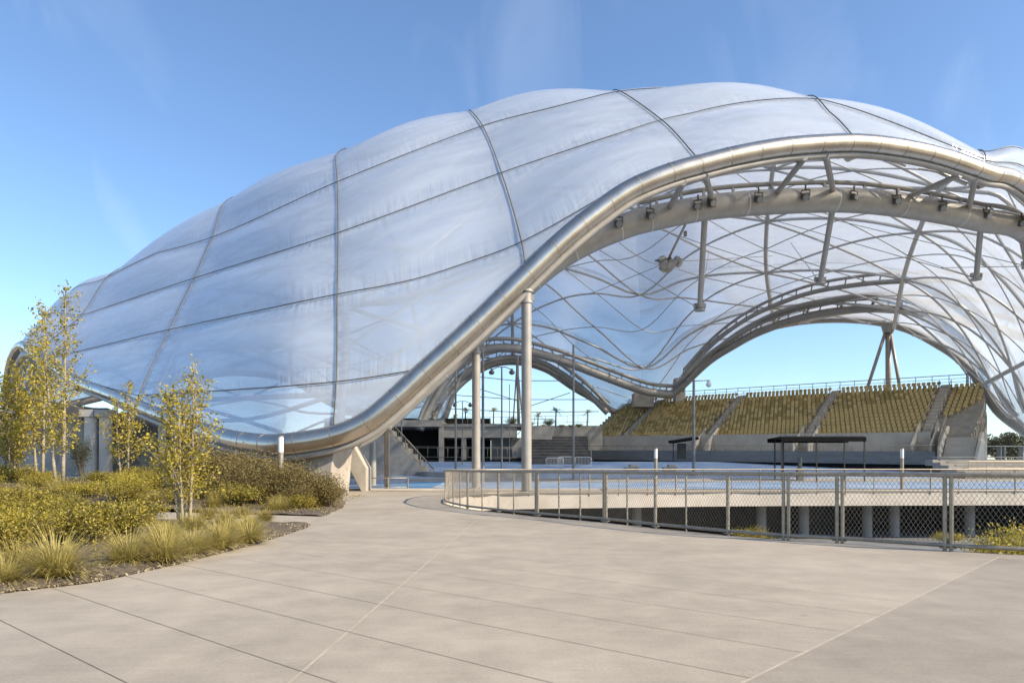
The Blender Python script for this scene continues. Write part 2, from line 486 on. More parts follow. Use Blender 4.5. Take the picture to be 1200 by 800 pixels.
for k, (fn, sk, bn) in MER.items():
    F = [tuple(front(k))] + [tuple(p) for p in fn] + [tuple(sk)]
    Bq = [tuple(sk)] + [tuple(p) for p in bn] + [tuple(back(k))]
    allp = np.array(F + Bq[1:])
    seg = np.linalg.norm(np.diff(allp, axis=0), axis=1) + 1e-4
    s = np.concatenate([[0], np.cumsum(seg)])
    nf = len(F) - 1
    v = np.where(np.arange(len(s)) <= nf, s / s[nf] * .5, .5 + .5 * (s - s[nf]) / (s[-1] - s[nf]))
    vnode[k] = list(v)
    g = curve_fn([(v[i], allp[i]) for i in range(len(v))])
    mers[k] = np.array([g(t) for t in np.linspace(0, 1, NV)])
ks = sorted(mers)
NU = 337
UG = np.linspace(0, UMAX, NU)
GRID = np.zeros((NU, NV, 3))
vv = np.linspace(0, 1, NV)
mtab = [curve_fn([(k, mers[k][j]) for k in ks]) for j in range(NV)]
BASE = np.array([[mtab[j](u) for j in range(NV)] for u in UG])
# soften the far half across its width so that no crease runs down to the far low point
ker = np.exp(-.5 * (np.arange(-36, 37) / 14.0) ** 2); ker /= ker.sum()
pad = np.concatenate([np.repeat(BASE[:1], 36, 0), BASE, np.repeat(BASE[-1:], 36, 0)])
BLUR = sum(ker[i] * pad[i:i + NU] for i in range(73))
wt = np.clip((vv - .52) / .16, 0, 1)[None, :, None] * np.clip(np.minimum(UG - .6, 7.6 - UG) / .8, 0, 1)[:, None, None]
BASE = BASE * (1 - wt) + BLUR * wt
for i, u in enumerate(UG):
    col = BASE[i]
    df = front(u) - col[0]; db = back(u) - col[-1]
    wf = np.clip(1 - vv / .5, 0, 1)[:, None] ** 2.5
    wb = np.clip((vv - .5) / .5, 0, 1)[:, None] ** 2.5
    GRID[i] = col + df * wf + db * wb


def S(u, v):
    a = min(max(u / UMAX, 0), 1) * (NU - 1); b = min(max(v, 0), 1) * (NV - 1)
    i = min(int(a), NU - 2); j = min(int(b), NV - 2)
    a -= i; b -= j
    return GRID[i, j] * (1 - a) * (1 - b) + GRID[i + 1, j] * a * (1 - b) + GRID[i, j + 1] * (1 - a) * b + GRID[i + 1, j + 1] * a * b


CEN = np.array((0, 72, 8.0))


def Nrm(u, v):
    e = .012
    du = S(min(u + e * 4, UMAX), v) - S(max(u - e * 4, 0), v)
    dv = S(u, min(v + e, 1)) - S(u, max(v - e, 0))
    n = np.cross(du, dv)
    l = np.linalg.norm(n)
    if l < 1e-9: return np.array((0, 0, 1.0))
    n /= l
    if np.dot(n, S(u, v) - CEN) < 0: n = -n
    return n


# rows of panels: v of each horizontal seam at each meridian (0 = meets the front edge)
n2, n3, n4, n5 = vnode[2], vnode[3], vnode[4], vnode[5]
PHI = [
    [(0, 0), (1, 0), (2, n2[1]), (3, n3[1]), (3.25, n3[1]*.72), (3.4, n3[1]*.32), (3.49, 0), (UMAX, 0)],
    [(0, .05), (1, .12), (2, n2[2]), (3, n3[2]), (3.5, n3[2]*.62 + n4[1]*.3), (4, n4[1]), (4.2, n4[1]*.5), (4.4, 0), (UMAX, 0)],
    [(0, .2), (1, .28), (2, n2[3]), (3, n3[3]), (4, n4[2]), (5, n5[1]), (5.5, n5[1]*.5+.18), (6, .37), (7, .2), (8, .1), (UMAX, .1)],
    [(0, .35), (1, .42), (2, n2[4]), (3, n3[4]), (4, n4[3]), (5, .485), (6, .56), (7, .48), (8, .3), (UMAX, .3)],
    [(0, .5), (1, .55), (2, .56), (3, .57), (4, .565), (5, .60), (6, .67), (7, .62), (8, .5), (UMAX, .5)],
    [(0, .65), (1, .68), (2, .69), (3, .70), (4, .70), (5, .71), (6, .76), (7, .74), (8, .68), (UMAX, .68)],
    [(0, .8), (1, .8), (2, .82), (3, .83), (4, .82), (5, .83), (6, .86), (7, .86), (8, .84), (UMAX, .84)],
    [(0, .9), (1, .91), (2, .92), (3, .93), (4, .925), (5, .93), (6, .94), (7, .94), (8, .93), (UMAX, .93)],
]
# bring the lower seams onto the lines they follow over the near side of the dome
def px_of(p): return 600 + p[0] / p[1] * FOC, HOR - (p[2] - EYE) / p[1] * FOC


SEAMS = [((2.0, 3.5), [(60, 472), (163, 464), (280, 457), (395, 448), (480, 435), (505, 429)]),
         ((1.0, 4.42), [(40, 424), (110, 408), (199, 387), (396, 346), (480, 330), (545, 310), (612, 285), (700, 236), (730, 218)]),
         ((1.08, 5.2), [(60, 385), (95, 371), (228, 327), (397, 274), (588, 204), (750, 150), (775, 142), (860, 124), (908, 113)]),
         ((1.5, 4.9), [(120, 312), (145, 306), (249, 279), (397, 214), (566, 149), (650, 127), (720, 109)])]
for q_, ((ua, ub), ln) in enumerate(SEAMS):
    cf = curve_fn([(a, (b, 0)) for a, b in ln]); lx = np.linspace(ln[0][0], ln[-1][0], 200); ly = [cf(t)[0] for t in lx]
    got = []
    for u in np.linspace(ua, ub, 45):
        prev = None
        for v in np.linspace(0, .56, 113):
            x, y = px_of(S(u, v)); e_ = y - np.interp(x, lx, ly)
            if prev is None and e_ <= 0: got.append((u, 0.0)); break
            if e_ <= 0:
                got.append((u, v - (.005) * (-e_) / (prev - e_ + 1e-9))); break
            prev = e_
    base = [t for t in PHI[q_] if t[0] < ua - .3 or t[0] > ub + .3]
    PHI[q_] = sorted(base + got)
for q_ in range(len(PHI)):
    uu = np.linspace(0, UMAX, 253); w0 = np.interp(uu, [a for a, _ in PHI[q_]], [b for _, b in PHI[q_]])
    w = w0.copy()
    for _ in range(0):
        w2 = w.copy(); w2[1:-1] = (w[:-2] + 2 * w[1:-1] + w[2:]) / 4
        w2[(w0 < .045) & (uu > 2.4) & (uu < 6)] = w0[(w0 < .045) & (uu > 2.4) & (uu < 6)]; w = w2
    PHI[q_] = list(zip(uu, w))
phis = [(lambda u: 0.0)] + [(lambda u, t=t: float(np.interp(u, [a for a, _ in t], [b for _, b in t]))) for t in PHI] + [(lambda u: 1.0)]

# smooth the seam tables a little so that the lines curve instead of kinking
def smooth_phi(f):
    def g(u):
        if f(u) <= 0 : return 0.0
        w = [(-.3, .15), (-.15, .2), (0, .3), (.15, .2), (.3, .15)]
        return max(0.0, sum(f(min(max(u + d, 0), UMAX)) * a for d, a in w)) if u > .3 and u < UMAX - .3 and all(f(min(max(u + d, 0), UMAX)) > 0 for d, _ in w) else f(u)
    return g


UK = [0, 1, 2, 3, 4, 5, 6, 7, 8, UMAX]

roof = empty('canopy_roof', (0, 72, 0))
tag(roof, 'huge domed canopy of clear inflated film cushions in a silver tube frame, over the arena', 'canopy')
RO = Vector((0, 72, 0))


def part(mb, name, m, smooth=False, auto=None, parent=roof, o=RO):
    mb.shift(o)
    return mb.build(name, m, parent, smooth, auto)


prof = lambda t: math.sin(math.pi * t) ** 1.0 if 0 < t < 1 else 0.0
for ci in range(len(UK) - 1):
    ua, ub = UK[ci], UK[ci + 1]
    for ri in range(len(phis) - 1):
        lo, hi = phis[ri], phis[ri + 1]
        us = np.linspace(ua, ub, 61)
        ok = [u for u in us if hi(u) > lo(u) + .004]
        if len(ok) < 3: continue
        a, b = ok[0], ok[-1]
        if a > ua: a = max(ua, a - (ub - ua) / 60)
        if b < ub: b = min(ub, b + (ub - ua) / 60)
        nu, nv = 17, 14
        mb = MB()
        ht = max(np.linalg.norm(S((a + b) / 2, hi((a + b) / 2)) - S((a + b) / 2, lo((a + b) / 2))), .3)
        amp = min(.55, ht * .09)
        for sgn, am in ((1, amp), (-1, amp * 1.2)):
            vs, fs = [], []
            for i in range(nu + 1):
                u = a + (b - a) * i / nu
                l, h = lo(u), max(hi(u), lo(u))
                for j in range(nv + 1):
                    t = .5 - .5 * math.cos(math.pi * j / nv) * (1.0) if False else j / nv
                    v = l + (h - l) * t
                    p = S(u, v)
                    d = am * prof(i / nu) * prof(j / nv)
                    if d > 1e-6: p = p + Nrm(u, v) * d * sgn
                    vs.append(p)
            for i in range(nu):
                for j in range(nv):
                    q = (i * (nv + 1) + j, (i + 1) * (nv + 1) + j, (i + 1) * (nv + 1) + j + 1, i * (nv + 1) + j + 1)
                    fs.append(q if sgn > 0 else q[::-1])
            mb.add(vs, fs)
        o = part(mb, 'film_cushion', M['film'], True)
        me = o.data
        wu = float(np.linalg.norm(S(b, (lo(b) + hi(b)) / 2) - S(a, (lo(a) + hi(a)) / 2)))
        uo, vo_ = ci * 37.0, ri * 23.0
        lm = me.uv_layers.new(name='metres'); le = me.uv_layers.new(name='edge')
        li = np.zeros(len(me.loops), dtype=np.int32); me.loops.foreach_get('vertex_index', li)
        li = li % ((nu + 1) * (nv + 1))
        ei, ej = (li // (nv + 1)) / nu, (li % (nv + 1)) / nv
        lm.data.foreach_set('uv', np.stack([ei * wu + uo, ej * ht + vo_], 1).astype(np.float32).ravel())
        le.data.foreach_set('uv', np.stack([ei, ej], 1).astype(np.float32).ravel())

# seams on the outside: dark clamp strips
def line_on(fn_uv, n, off):
    out = []
    for i in range(n + 1):
        u, v = fn_uv(i / n)
        out.append(Vector(S(u, v) + Nrm(u, v) * off))
    return out


for k in UK[1:-1]:
    mb = MB(); mb.tube(line_on(lambda t: (k, t * (.6 if k == 5 else 1)), 70, .10), .040, 6)
    part(mb, 'clamp_strip', M['seam'], True)
for f in phis[1:-1]:
    us = [u for u in np.linspace(0.02, UMAX - .02, 160) if f(u) > .002]
    if len(us) < 5: continue
    mb = MB(); mb.tube([Vector(S(u, f(u)) + Nrm(u, f(u)) * .10) for u in us], .034, 5)
    part(mb, 'clamp_strip', M['seam'], True)

# steel ribs under the film
OFF = -1.0
for k in UK[1:-1]:
    mb = MB()
    vm = .62 if k == 5 else .988
    mb.tube(line_on(lambda t: (k, .012 + t * (vm - .012)), 60, OFF), .25, 10)
    for q in range(1, 30):
        v = .012 + (vm - .012) * q / 30
        p = S(k, v); n = Nrm(k, v)
        mb.bar(Vector(p + n * OFF), Vector(p + n * (OFF + .9)), .06)
    part(mb, 'rib', M['rib'], True, 40)
for f in phis[1:-1]:
    us = [u for u in np.linspace(0.1, UMAX - .1, 120) if f(u) > .012]
    if len(us) < 5: continue
    mb = MB()
    mb.tube([Vector(S(u, f(u)) + Nrm(u, f(u)) * OFF) for u in us], .17, 7)
    part(mb, 'rib', M['rib'], True, 40)
# diagonal ribs: continuous lines stepping one panel up per panel across
for start in [k_ / 2 for k_ in range(-16, 17)]:
    for sg in (1, -1):
        pts = []
        for i in range(0, 169):
            u = i / 20
            r = (start + u * 1.0) if sg > 0 else (start + 9 - u * 1.0)
            if r < 0.02 or r > 8.98: continue
            j = int(r); t = r - j
            v = phis[j](u) * (1 - t) + phis[j + 1](u) * t
            if v < .012 or v > .99 or u < .15 or u > 8.25: continue
            pts.append(Vector(S(u, v) + Nrm(u, v) * (OFF - .1)))
        # drop stretches lying on the front edge
        if len(pts) > 8:
            mb = MB(); mb.tube(pts, .13 if start == int(start) else .07, 7)
            part(mb, 'diagonal_rib', M['rib'], True, 40)

# --- edge beams
def edge(fn, u0, u1, n, rad, name, ring=3.0, m=None):
    pts = [Vector(fn(u0 + (u1 - u0) * i / n)) for i in range(n + 1)]
    rs = [rad(u0 + (u1 - u0) * i / n) for i in range(n + 1)]
    mb = MB()
    mb.tube(pts, rs, 20)
    acc = 0
    mb.m = 1
    for i in range(1, n):
        acc += (pts[i] - pts[i - 1]).length
        if acc > ring:
            acc = 0
            t = (pts[i + 1] - pts[i - 1]).normalized()
            mb.tube([pts[i] - t * .03, pts[i] + t * .03], rs[i] + .008, 20)
    return part(mb, name, [m or M['steel'], M['steel_seam']], True, 50)


def frad(u):
    return float(np.interp(u, [0, 1, 1.6, 2.4, 2.8, 8, UMAX], [.50, .46, .44, .50, .60, .52, .45]))


edge(front, 0, UMAX, 300, frad, 'edge_beam', 1.9)
edge(back, 0.02, UMAX, 260, lambda u: .52, 'edge_beam', 3.5, M['grey_paint'])
# pale gutter tube hung under the front beam, on the opening side
def opening_side(u):
    a, b = Vector(front(max(u - .03, 0))), Vector(front(min(u + .03, UMAX)))
    t = (b - a).normalized()
    s = t.cross(Vector((0, 1, 0)))
    if s.z > 0: s = -s
    return s.normalized()


us = np.linspace(1.42, 8.2, 270)
gut = [Vector(front(u)) + opening_side(u) * (frad(u) + .12) + Vector((0, .15, 0)) for u in us]
mb = MB(); mb.tube(gut, .19, 12)
for i in range(4, 266, 4):
    mb.bar(gut[i], Vector(front(us[i])), .1)
part(mb, 'gutter_tube', M['pale_paint'], True, 40)

# --- inner chord of the front arch
ch = spline([at(400, 520, 44), at(440, 498, 45.5), at(490, 455, 46), (at(540, 408, 46)), at(580, 368, 46), at(620, 330, 46), at(655, 302, 46), at(695, 280, 46), at(735, 264, 46.2), at(760, 257, 46.3), at(800, 248.5, 46.6),
             at(840, 242, 46.9), at(900, 237, 47.3), at(985, 234.5, 48), at(1045, 239, 48.7), at(1100, 247.5, 49.5), at(1150, 258, 50.6), at(1205, 273, 52), V((45.2, 56, 16)), V((52, 63, 11)), V((56.5, 71, 6))], 10)
mb = MB(); mb.tube(ch, .84, 20)
mb.m = 1
for i in range(12, len(ch) - 2, 13):
    t = (ch[i + 1] - ch[i - 1]).normalized(); mb.tube([ch[i] - t * .03, ch[i] + t * .03], .85, 20)
part(mb, 'arch_tube', [M['grey_paint'], M['rib']], True, 50)
# handrail-like pipe above the inner chord
rail = [p + Vector((0, .5, 1.45)) for p in ch[86:188]]
mb = MB(); mb.tube(rail, .17, 8)
for i in range(0, len(rail), 7): mb.bar(rail[i], ch[86 + i], .16)
part(mb, 'service_pipe', M['grey_paint'], True, 40)


def near_on(px, pts):
    return min(pts, key=lambda p: abs(600 + p.x / p.y * FOC - px) + (0 if p.y < 60 else 999))


fpts = [Vector(front(u)) + opening_side(u) * (frad(u) + .2) for u in np.linspace(4, 7.6, 300)]
for a, b in ((800, 783), (826, 833), (943, 906), (968, 978), (1126, 1056), (1143, 1135), (1215, 1196)):
    p, q = near_on(a, fpts), near_on(b, ch)
    mb = MB(); mb.tube([p, q + Vector((0, 0, .4))], .19, 10)
    part(mb, 'strut', M['grey_paint'], True, 40)
# raking posts below the chord with cable feet
for (a, bx, by, bD) in ((825, 820, 362, 53), (979, 961, 331, 55), (1150, 1144, 326, 57), (1196, 1204, 312, 57)):
    p = near_on(a, ch); q = at(bx, by, bD)
    mb = MB(); mb.tube([p, q], .21, 10)
    mb.cyl(q - Vector((0, 0, .15)), .42, .14, 12)
    mb.box(q + Vector((-.3, 0, .25)), (.3, .25, .35)); mb.box(q + Vector((.3, 0, .25)), (.3, .25, .35))
    part(mb, 'post', M['grey_paint'], True, 40)
    mb = MB()
    for (u, v) in ((bx / 230 + .6, .72), (bx / 230 + 2.0, .8)):
        u = min(u, 7.6)
        e = Vector(S(u, v) + Nrm(u, v) * OFF)
        mb.tube([q, e], .035, 5)
    part(mb, 'cable', M['galv'])

# --- trusses of the far right arch and of the back arch
def truss(path, r, up, name='arch_tube', n=9, r2=.28, lights=True, lift=1.6, back2=1.6):
    c = spline(path, n)
    mb = MB(); mb.tube(c, r, 16)
    part(mb, name, M['grey_paint'], True, 40)
    c2 = [p + Vector((0, -back2, lift)) for p in c]
    mb = MB(); mb.tube(c2, r2, 9)
    for i in range(0, len(c) - 1, 3): mb.bar(c[i], c2[i], .13)
    part(mb, 'truss_tube', M['grey_paint'], True, 40)
    return c


C_low = at(788, 462, 105)
right_path = [C_low, at(800, 452, 104), at(830, 424, 102), at(858, 406, 100), at(890, 389, 98), at(940, 372, 94.5), at(1000, 362.5, 90.5), at(1060, 363.5, 87), at(1130, 376, 83), at(1200, 395, 80), at(1270, 430, 78)]
rc = truss(right_path, .54, 1, lift=1.15, back2=.9)
up_path = [at(800, 441, 100), at(830, 408, 98), at(862, 382, 95), at(900, 361, 92), at(950, 343, 88), at(1010, 333, 84), at(1070, 329, 81), at(1130, 330, 78.5), at(1200, 338, 76), at(1270, 352, 75)]
uc = truss(up_path, .30, 1, 'truss_tube', r2=.2, lift=.9, back2=.5)
mid_path = [at(805, 446, 103), at(840, 409, 101), at(880, 381, 98), at(930, 360, 94), at(1000, 347, 89), at(1070, 344, 85), at(1140, 350, 81.5), at(1210, 364, 79)]
mc = spline(mid_path, 9)
mb = MB(); mb.tube(mc, .32, 10)
for i in range(0, len(mc) - 1, 5): mb.bar(mc[i], near_on(600 + mc[i].x / mc[i].y * FOC, [Vector(p) * 1 for p in mc]) + Vector((0, 2.5, -1.4)), .15)
part(mb, 'truss_tube', M['grey_paint'], True, 40)
back_path = [at(492, 503, 93.5), at(498, 488, 94), at(512, 462, 95), at(530, 436, 96), at(548, 418, 96), at(570, 409, 96), at(600, 408, 96), at(625, 413, 97), at(660, 423, 98), at(700, 438, 100), at(740, 453, 102), at(765, 460, 104), C_low]
bc = truss(back_path, .62, 1, lift=1.2, back2=.6)
back2_path = [at(507, 492, 100), at(522, 462, 103), at(545, 437, 105), at(572, 424, 106), at(603, 419, 107), at(640, 427, 107), at(682, 455, 106), at(712, 484, 106)]
b2c = truss(back2_path, .45, 1, lift=1.2, back2=.6)
mb = MB()
for a_, b_ in (((522, 462), (690, 468)), ((516, 478), (702, 482)), ((548, 440), (660, 446))):
    mb.tube([at(*a_, 103), at((a_[0] + b_[0]) / 2, (a_[1] + b_[1]) / 2 + 3, 104), at(*b_, 104)], .06, 5)
mb.tube([at(608, 470, 101), at(560, 455, 102)], .06, 5); mb.tube([at(608, 480, 101), at(668, 460, 102)], .06, 5)
part(mb, 'cable', M['galv'])
# left arch inner tube
left_path = [at(13, 500, 82), at(17, 440, 80), at(29, 416, 76), at(48, 424, 71), at(92, 455, 63)]
lc = spline(left_path, 9)
mb = MB(); mb.tube(lc, .30, 12)
part(mb, 'arch_tube', M['grey_paint'], True, 40)
# ================================================================== GROUND
def floor_z(y):
    d = max(0.0, min(y, 88) - 45)
    return 0.0009 * d * d + 0.012 * d


near_line = [(-2.9, 29.6), (-2.62, 27.6), (-1.62, 24.6), (-.45, 22.6), (.75, 20.7), (2.5, 18.5), (3.55, 16.7), (4.74, 15), (5.6, 14), (6.5, 13.45), (7.8, 12.25), (8.9, 11.6), (10.5, 11.0), (13, 10.4), (17, 10.0), (24, 9.8)]
far_line = [(-3.05, 31.5), (-2.9, 33.4), (-2.3, 35.2), (-1, 36.7), (1.5, 37.6), (6, 38.6), (12.5, 40), (19, 40.6), (26, 41), (34, 41.3), (44, 41.5)]
pit = near_line + [(60, 9.8), (60, 41.5)] + far_line[::-1]
# courtyard: one sheet to the horizon with the sunken ramp cut out
outer = [(-6000, -200), (6000, -200), (6000, 9000), (-6000, 9000)]
ring = [(-140, -30), (140, -30), (140, 190), (-140, 190)]
vs2 = [Vector(p) for p in outer + ring + pit]
no, nr, npt = len(outer), len(ring), len(pit)
edges = [(i, (i + 1) % no) for i in range(no)] + [(no + i, no + (i + 1) % nr) for i in range(nr)] + [(no + nr + i, no + nr + (i + 1) % npt) for i in range(npt)]
res = mgeo.delaunay_2d_cdt(vs2, edges, [], 0, 1e-5)
pv, pf = res[0], res[2]


def inside(x, y, poly):
    c = False
    n = len(poly)
    for i in range(n):
        x1, y1 = poly[i]; x2, y2 = poly[(i + 1) % n]
        if (y1 > y) != (y2 > y) and x < (x2 - x1) * (y - y1) / (y2 - y1) + x1: c = not c
    return c


mb = MB(); mb2 = MB()
near_f, far_f = [], []
for f in pf:
    cx = sum(pv[i].x for i in f) / len(f); cy = sum(pv[i].y for i in f) / len(f)
    if inside(cx, cy, pit): continue
    (near_f if inside(cx, cy, ring) else far_f).append(tuple(f))
V3 = [(p.x, p.y, 0) for p in pv]
mb.v = list(V3); mb.f = near_f; mb.mi = [0] * len(near_f); mb.t = [0] * len(V3)
tag(mb.build('plaza', M['plaza']), kind='structure')
mb2.v = list(V3); mb2.f = far_f; mb2.mi = [0] * len(far_f); mb2.t = [0] * len(V3)
tag(mb2.build('terrain', M['hill']), kind='structure')

# saw-cut joints in the paving
def strip(mb, a, b, w, z=.004):
    a, b = Vector((*a, z)), Vector((*b, z))
    s = (b - a).normalized().cross(Vector((0, 0, 1))) * w / 2
    mb.add([a - s, a + s, b + s, b - s], [(0, 1, 2, 3)])


pbx = lambda px, py: ((px - 600) * EYE / (py - HOR), EYE * FOC / (py - HOR))
mb = MB()
strip(mb, pbx(325, 812), (-1.02, 19.0), .024)
strip(mb, (-1.02, 19.0), pbx(549, 606), .024)
d = (Vector(pbx(1170, 653)) - Vector(pbx(870, 800))).normalized(); p0 = Vector(pbx(870, 800))
strip(mb, p0 - d * 6, p0 + d * 9.3, .024)
tag(mb.build('expansion_joint', M['joint_pale']), kind='structure')
mb = MB()
mb.add([(*(p0 - d * 6), .002), (24, .3, .002), (24, 9.3, .002), (17, 9.5, .002), (13, 9.9, .002), (10.2, 10.6, .002), (8.2, 11.15, .002), (*(p0 + d * 9.2), .002)], [tuple(range(8))])
tag(mb.build('plaza_slab', M['plaza_older']), kind='structure')
mb = MB()
dd = Vector((.769, -.639)); nn_ = Vector((.639, .769))
for k in range(-2, 8):
    off = 1.91 + .96 * k + (.03 if k % 3 == 0 else 0)
    c = nn_ * off
    w_ = p0 - c; den = dd.x * d.y - dd.y * d.x
    hit = (w_.x * d.y - w_.y * d.x) / den        # stops at the long diagonal joint
    # starts at the bed edge
    t = hit
    while t > -40:
        q_ = c + dd * t
        if q_.x < float(np.interp(q_.y, [2.5, 6.2, 8.1, 8.9, 10.4, 13.3, 16.6, 17.9, 20.6, 25, 37], [-9.5, -7.2, -6.07, -5.45, -5.2, -5, -5.08, -5.3, -5.75, -6.25, -8.9])) + .05: break
        if (q_ + dd * -.3).y > 23: break
        t -= .1
    strip(mb, c + dd * t, c + dd * hit, .0075 if k < 4 else .006)
tag(mb.build('paving_joints', M['joint']), kind='structure')

# ------------------------------------------------------------------ the sunken ramp
mb = MB(); mb.add([(-4, 9, -2.9), (62, 9, -2.9), (62, 62, -2.9), (-4, 62, -2.9)], [(0, 1, 2, 3)])
tag(mb.build('lower_floor', M['pitfloor']), kind='structure')
def ribbon(path, z0, z1, th, inward, name, m):
    """a wall of thickness th following a plan path"""
    mb = MB()
    n = len(path); P = [Vector((*p, 0)) for p in path]
    q = []
    for i in range(n):
        t = (P[min(i + 1, n - 1)] - P[max(i - 1, 0)]).normalized()
        q.append(P[i] + Vector((-t.y, t.x, 0)) * th * inward)
    vs = [p + Vector((0, 0, z1)) for p in P] + [p + Vector((0, 0, z1)) for p in q] + [p + Vector((0, 0, z0)) for p in P] + [p + Vector((0, 0, z0)) for p in q]
    fs = []
    for i in range(n - 1):
        fs += [(i, i + 1, n + i + 1, n + i), (2 * n + i + 1, 2 * n + i, 3 * n + i, 3 * n + i + 1), (i + 1, i, 2 * n + i, 2 * n + i + 1), (n + i, n + i + 1, 3 * n + i + 1, 3 * n + i)]
    fs += [(0, n, 3 * n, 2 * n), (n - 1, 3 * n - 1, 4 * n - 1, 2 * n - 1)]
    mb.add(vs, fs)
    return mb.build(name, m)


sp2 = lambda pts, n: [(p.x, p.y) for p in spline([(*q, 0) for q in pts], n)]
near_s = sp2(near_line, 6)
far_s = sp2([near_line[1], near_line[0]] + far_line, 6)
o = ribbon([(x, y + .02) for x, y in far_s] + [(60, 41.6)], -.80, -.004, .35, 1, 'edge_beam', M['fascia'])
tag(o, 'long pale concrete fascia beam along the far rim of the sunken ramp', 'beam')
o = ribbon(near_s + [(60, 9.8)], -2.9, -.004, .3, -1, 'retaining_wall', M['concrete_grey'])
tag(o, 'concrete retaining wall under the near chain-link fence', 'wall')
o = ribbon([(-3.8, 30), (-3.8, 38), (2, 50), (62, 58)], -2.9, -.05, .3, 1, 'basement_wall', M['shade_and_dark'])  # concrete coloured dark to paint in the shade down here
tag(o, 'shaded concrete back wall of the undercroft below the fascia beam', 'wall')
# a raised kerb under each rail
for px, D in ((746, 40.6), (892, 41.2), (942, 41.4), (1016, 41.6), (1048, 41.7), (1136, 41.8), (1230, 42)):
    mb = MB(); mb.cyl((0, 0, 0), .30, 2.1, 18)
    o = mb.build('undercroft_column', M['concrete_grey'], None, True, 40, loc=None)
    o.location = (gx(px, D) * 1.04, D * 1.04, -2.9)
    tag(o, 'short round concrete column under the fascia beam of the sunken ramp', 'column', 'columns of the sunken ramp')

# ------------------------------------------------------------------ chain link fences
def on_path(path, px):
    best = None
    for (a, b) in zip(path[:-1], path[1:]):
        fa, fb = 600 + a[0] / a[1] * FOC - px, 600 + b[0] / b[1] * FOC - px
        if fa * fb <= 0 and a[1] > 1 and abs(fa - fb) > 1e-6:
            t = fa / (fa - fb)
            best = (a[0] + (b[0] - a[0]) * t, a[1] + (b[1] - a[1]) * t)
    return best


def cum(path):
    s = [0]
    for a, b in zip(path[:-1], path[1:]): s.append(s[-1] + math.hypot(b[0] - a[0], b[1] - a[1]))
    return s


def fence(name, label, path, hgt, stations, pitch, wr, twin, zb=.10, thick=.05, rail_m='galv', rr=.042):
    root = empty(name, (path[0][0], path[0][1], 0))
    o0 = Vector((path[0][0], path[0][1], 0))
    tag(root, label, 'fence', 'chain-link fences round the sunken ramp')
    s = cum(path)
    xs, ys = np.array([p[0] for p in path]), np.array([p[1] for p in path])
    P = lambda d, z: Vector((float(np.interp(d, s, xs)), float(np.interp(d, s, ys)), z))
    for z, r, nm in ((hgt, rr, 'top_rail'), (zb, rr * .9, 'bottom_rail')):
        mb = MB(); mb.tube([Vector((x, y, z)) for x, y in path], r, 10)
        part(mb, nm, M[rail_m], True, 40, root, o0)
    for d, kind in stations:
        mb = MB()
        a, b = P(max(d - .05, 0), 0), P(d + .05, 0)
        t = (b - a).normalized()
        offs = (-.05, .05) if kind == 2 else (0,)
        for o_ in offs:
            r = {0: .022, 1: thick * .8, 2: thick * .7}[kind]
            mb.cyl(P(d, -.10) + t * o_, r, hgt + .10 - .02, 10)
        mb.box(P(d, .05), (.16 + .1 * (kind == 2), .12, .02), math.atan2(t.y, t.x)) if kind else None
        part(mb, 'post', M['galv'], True, 40, root, o0)
    # woven wire, bay by bay
    marks = [0] + [d for d, k in stations] + [s[-1]]
    marks = sorted(set(marks))
    h = hgt - zb - .04
    for a, b in zip(marks[:-1], marks[1:]):
        if b - a < .08: continue
        mb = MB()
        k0, k1 = int((a - h) / pitch) - 1, int((b + h) / pitch) + 1
        for sg in (1, -1):
            for k in range(k0, k1 + 1):
                d0 = k * pitch
                # wire runs from (d0, bottom) to (d0 + sg*h*.62, top)
                sl = sg * .62
                t0, t1 = 0.0, 1.0
                e0, e1 = d0, d0 + sl * h
                lo, hi = sorted((( a - d0) / (sl * h), (b - d0) / (sl * h)))
                t0, t1 = max(0, lo), min(1, hi)
                if t1 - t0 < .02: continue
                q = []
                for i in range(3):
                    t = t0 + (t1 - t0) * i / 2
                    q.append(P(d0 + sl * h * t, zb + .02 + h * t) + Vector((0, sg * .003, 0)))
                mb.tube(q, wr, 3, caps=False)
        if mb.v: part(mb, 'wire_mesh', M['wire'], False, None, root, o0)
    return root, s, P


npth = sp2([(-3.05, 31.2)] + near_line, 8)
ns = cum(npth)
def st_of(path, s, px):
    q = on_path(path, px)
    i = min(range(len(path)), key=lambda j: math.hypot(path[j][0] - q[0], path[j][1] - q[1]))
    a = path[max(i - 1, 0)]
    return float(s[max(i - 1, 0)] + math.hypot(a[0] - q[0], a[1] - q[1]))


stn = [(.4, 0), (1.5, 0), (2.6, 0)]
for px, k in ((531, 0), (539, 0), (548, 1), (565, 0), (584, 1), (602, 0), (629, 2), (655, 0), (680, 0), (709, 2), (735, 0), (768, 1), (804, 0), (853, 1), (921, 2), (984, 2), (1111, 2)):
    stn.append((st_of(npth, ns, px), k))
for dd in (2.1, 4.4, 6.7, 9): stn.append((stn[19][0] + dd, 2))
stn = [q for q in stn if q[0] < ns[-1]]
nf, _, _ = fence('chain_link_fence', 'near chain-link fence with rounded nose, galvanised posts and rails, on the courtyard edge', npth, 1.36, stn, .078, .0032, True)
fpth = sp2([(-3.05, 31.2)] + far_line, 8)
fs_ = cum(fpth)
stf = []
d = 1.2; i = 0
while d < fs_[-1]:
    stf.append((d, 1 if i % 3 == 0 else 0)); d += 1.75; i += 1
ff, _, _ = fence('chain_link_fence', 'far chain-link fence standing on the pale fascia beam across the sunken ramp', fpth, 1.36, stf, .12, .005, False)

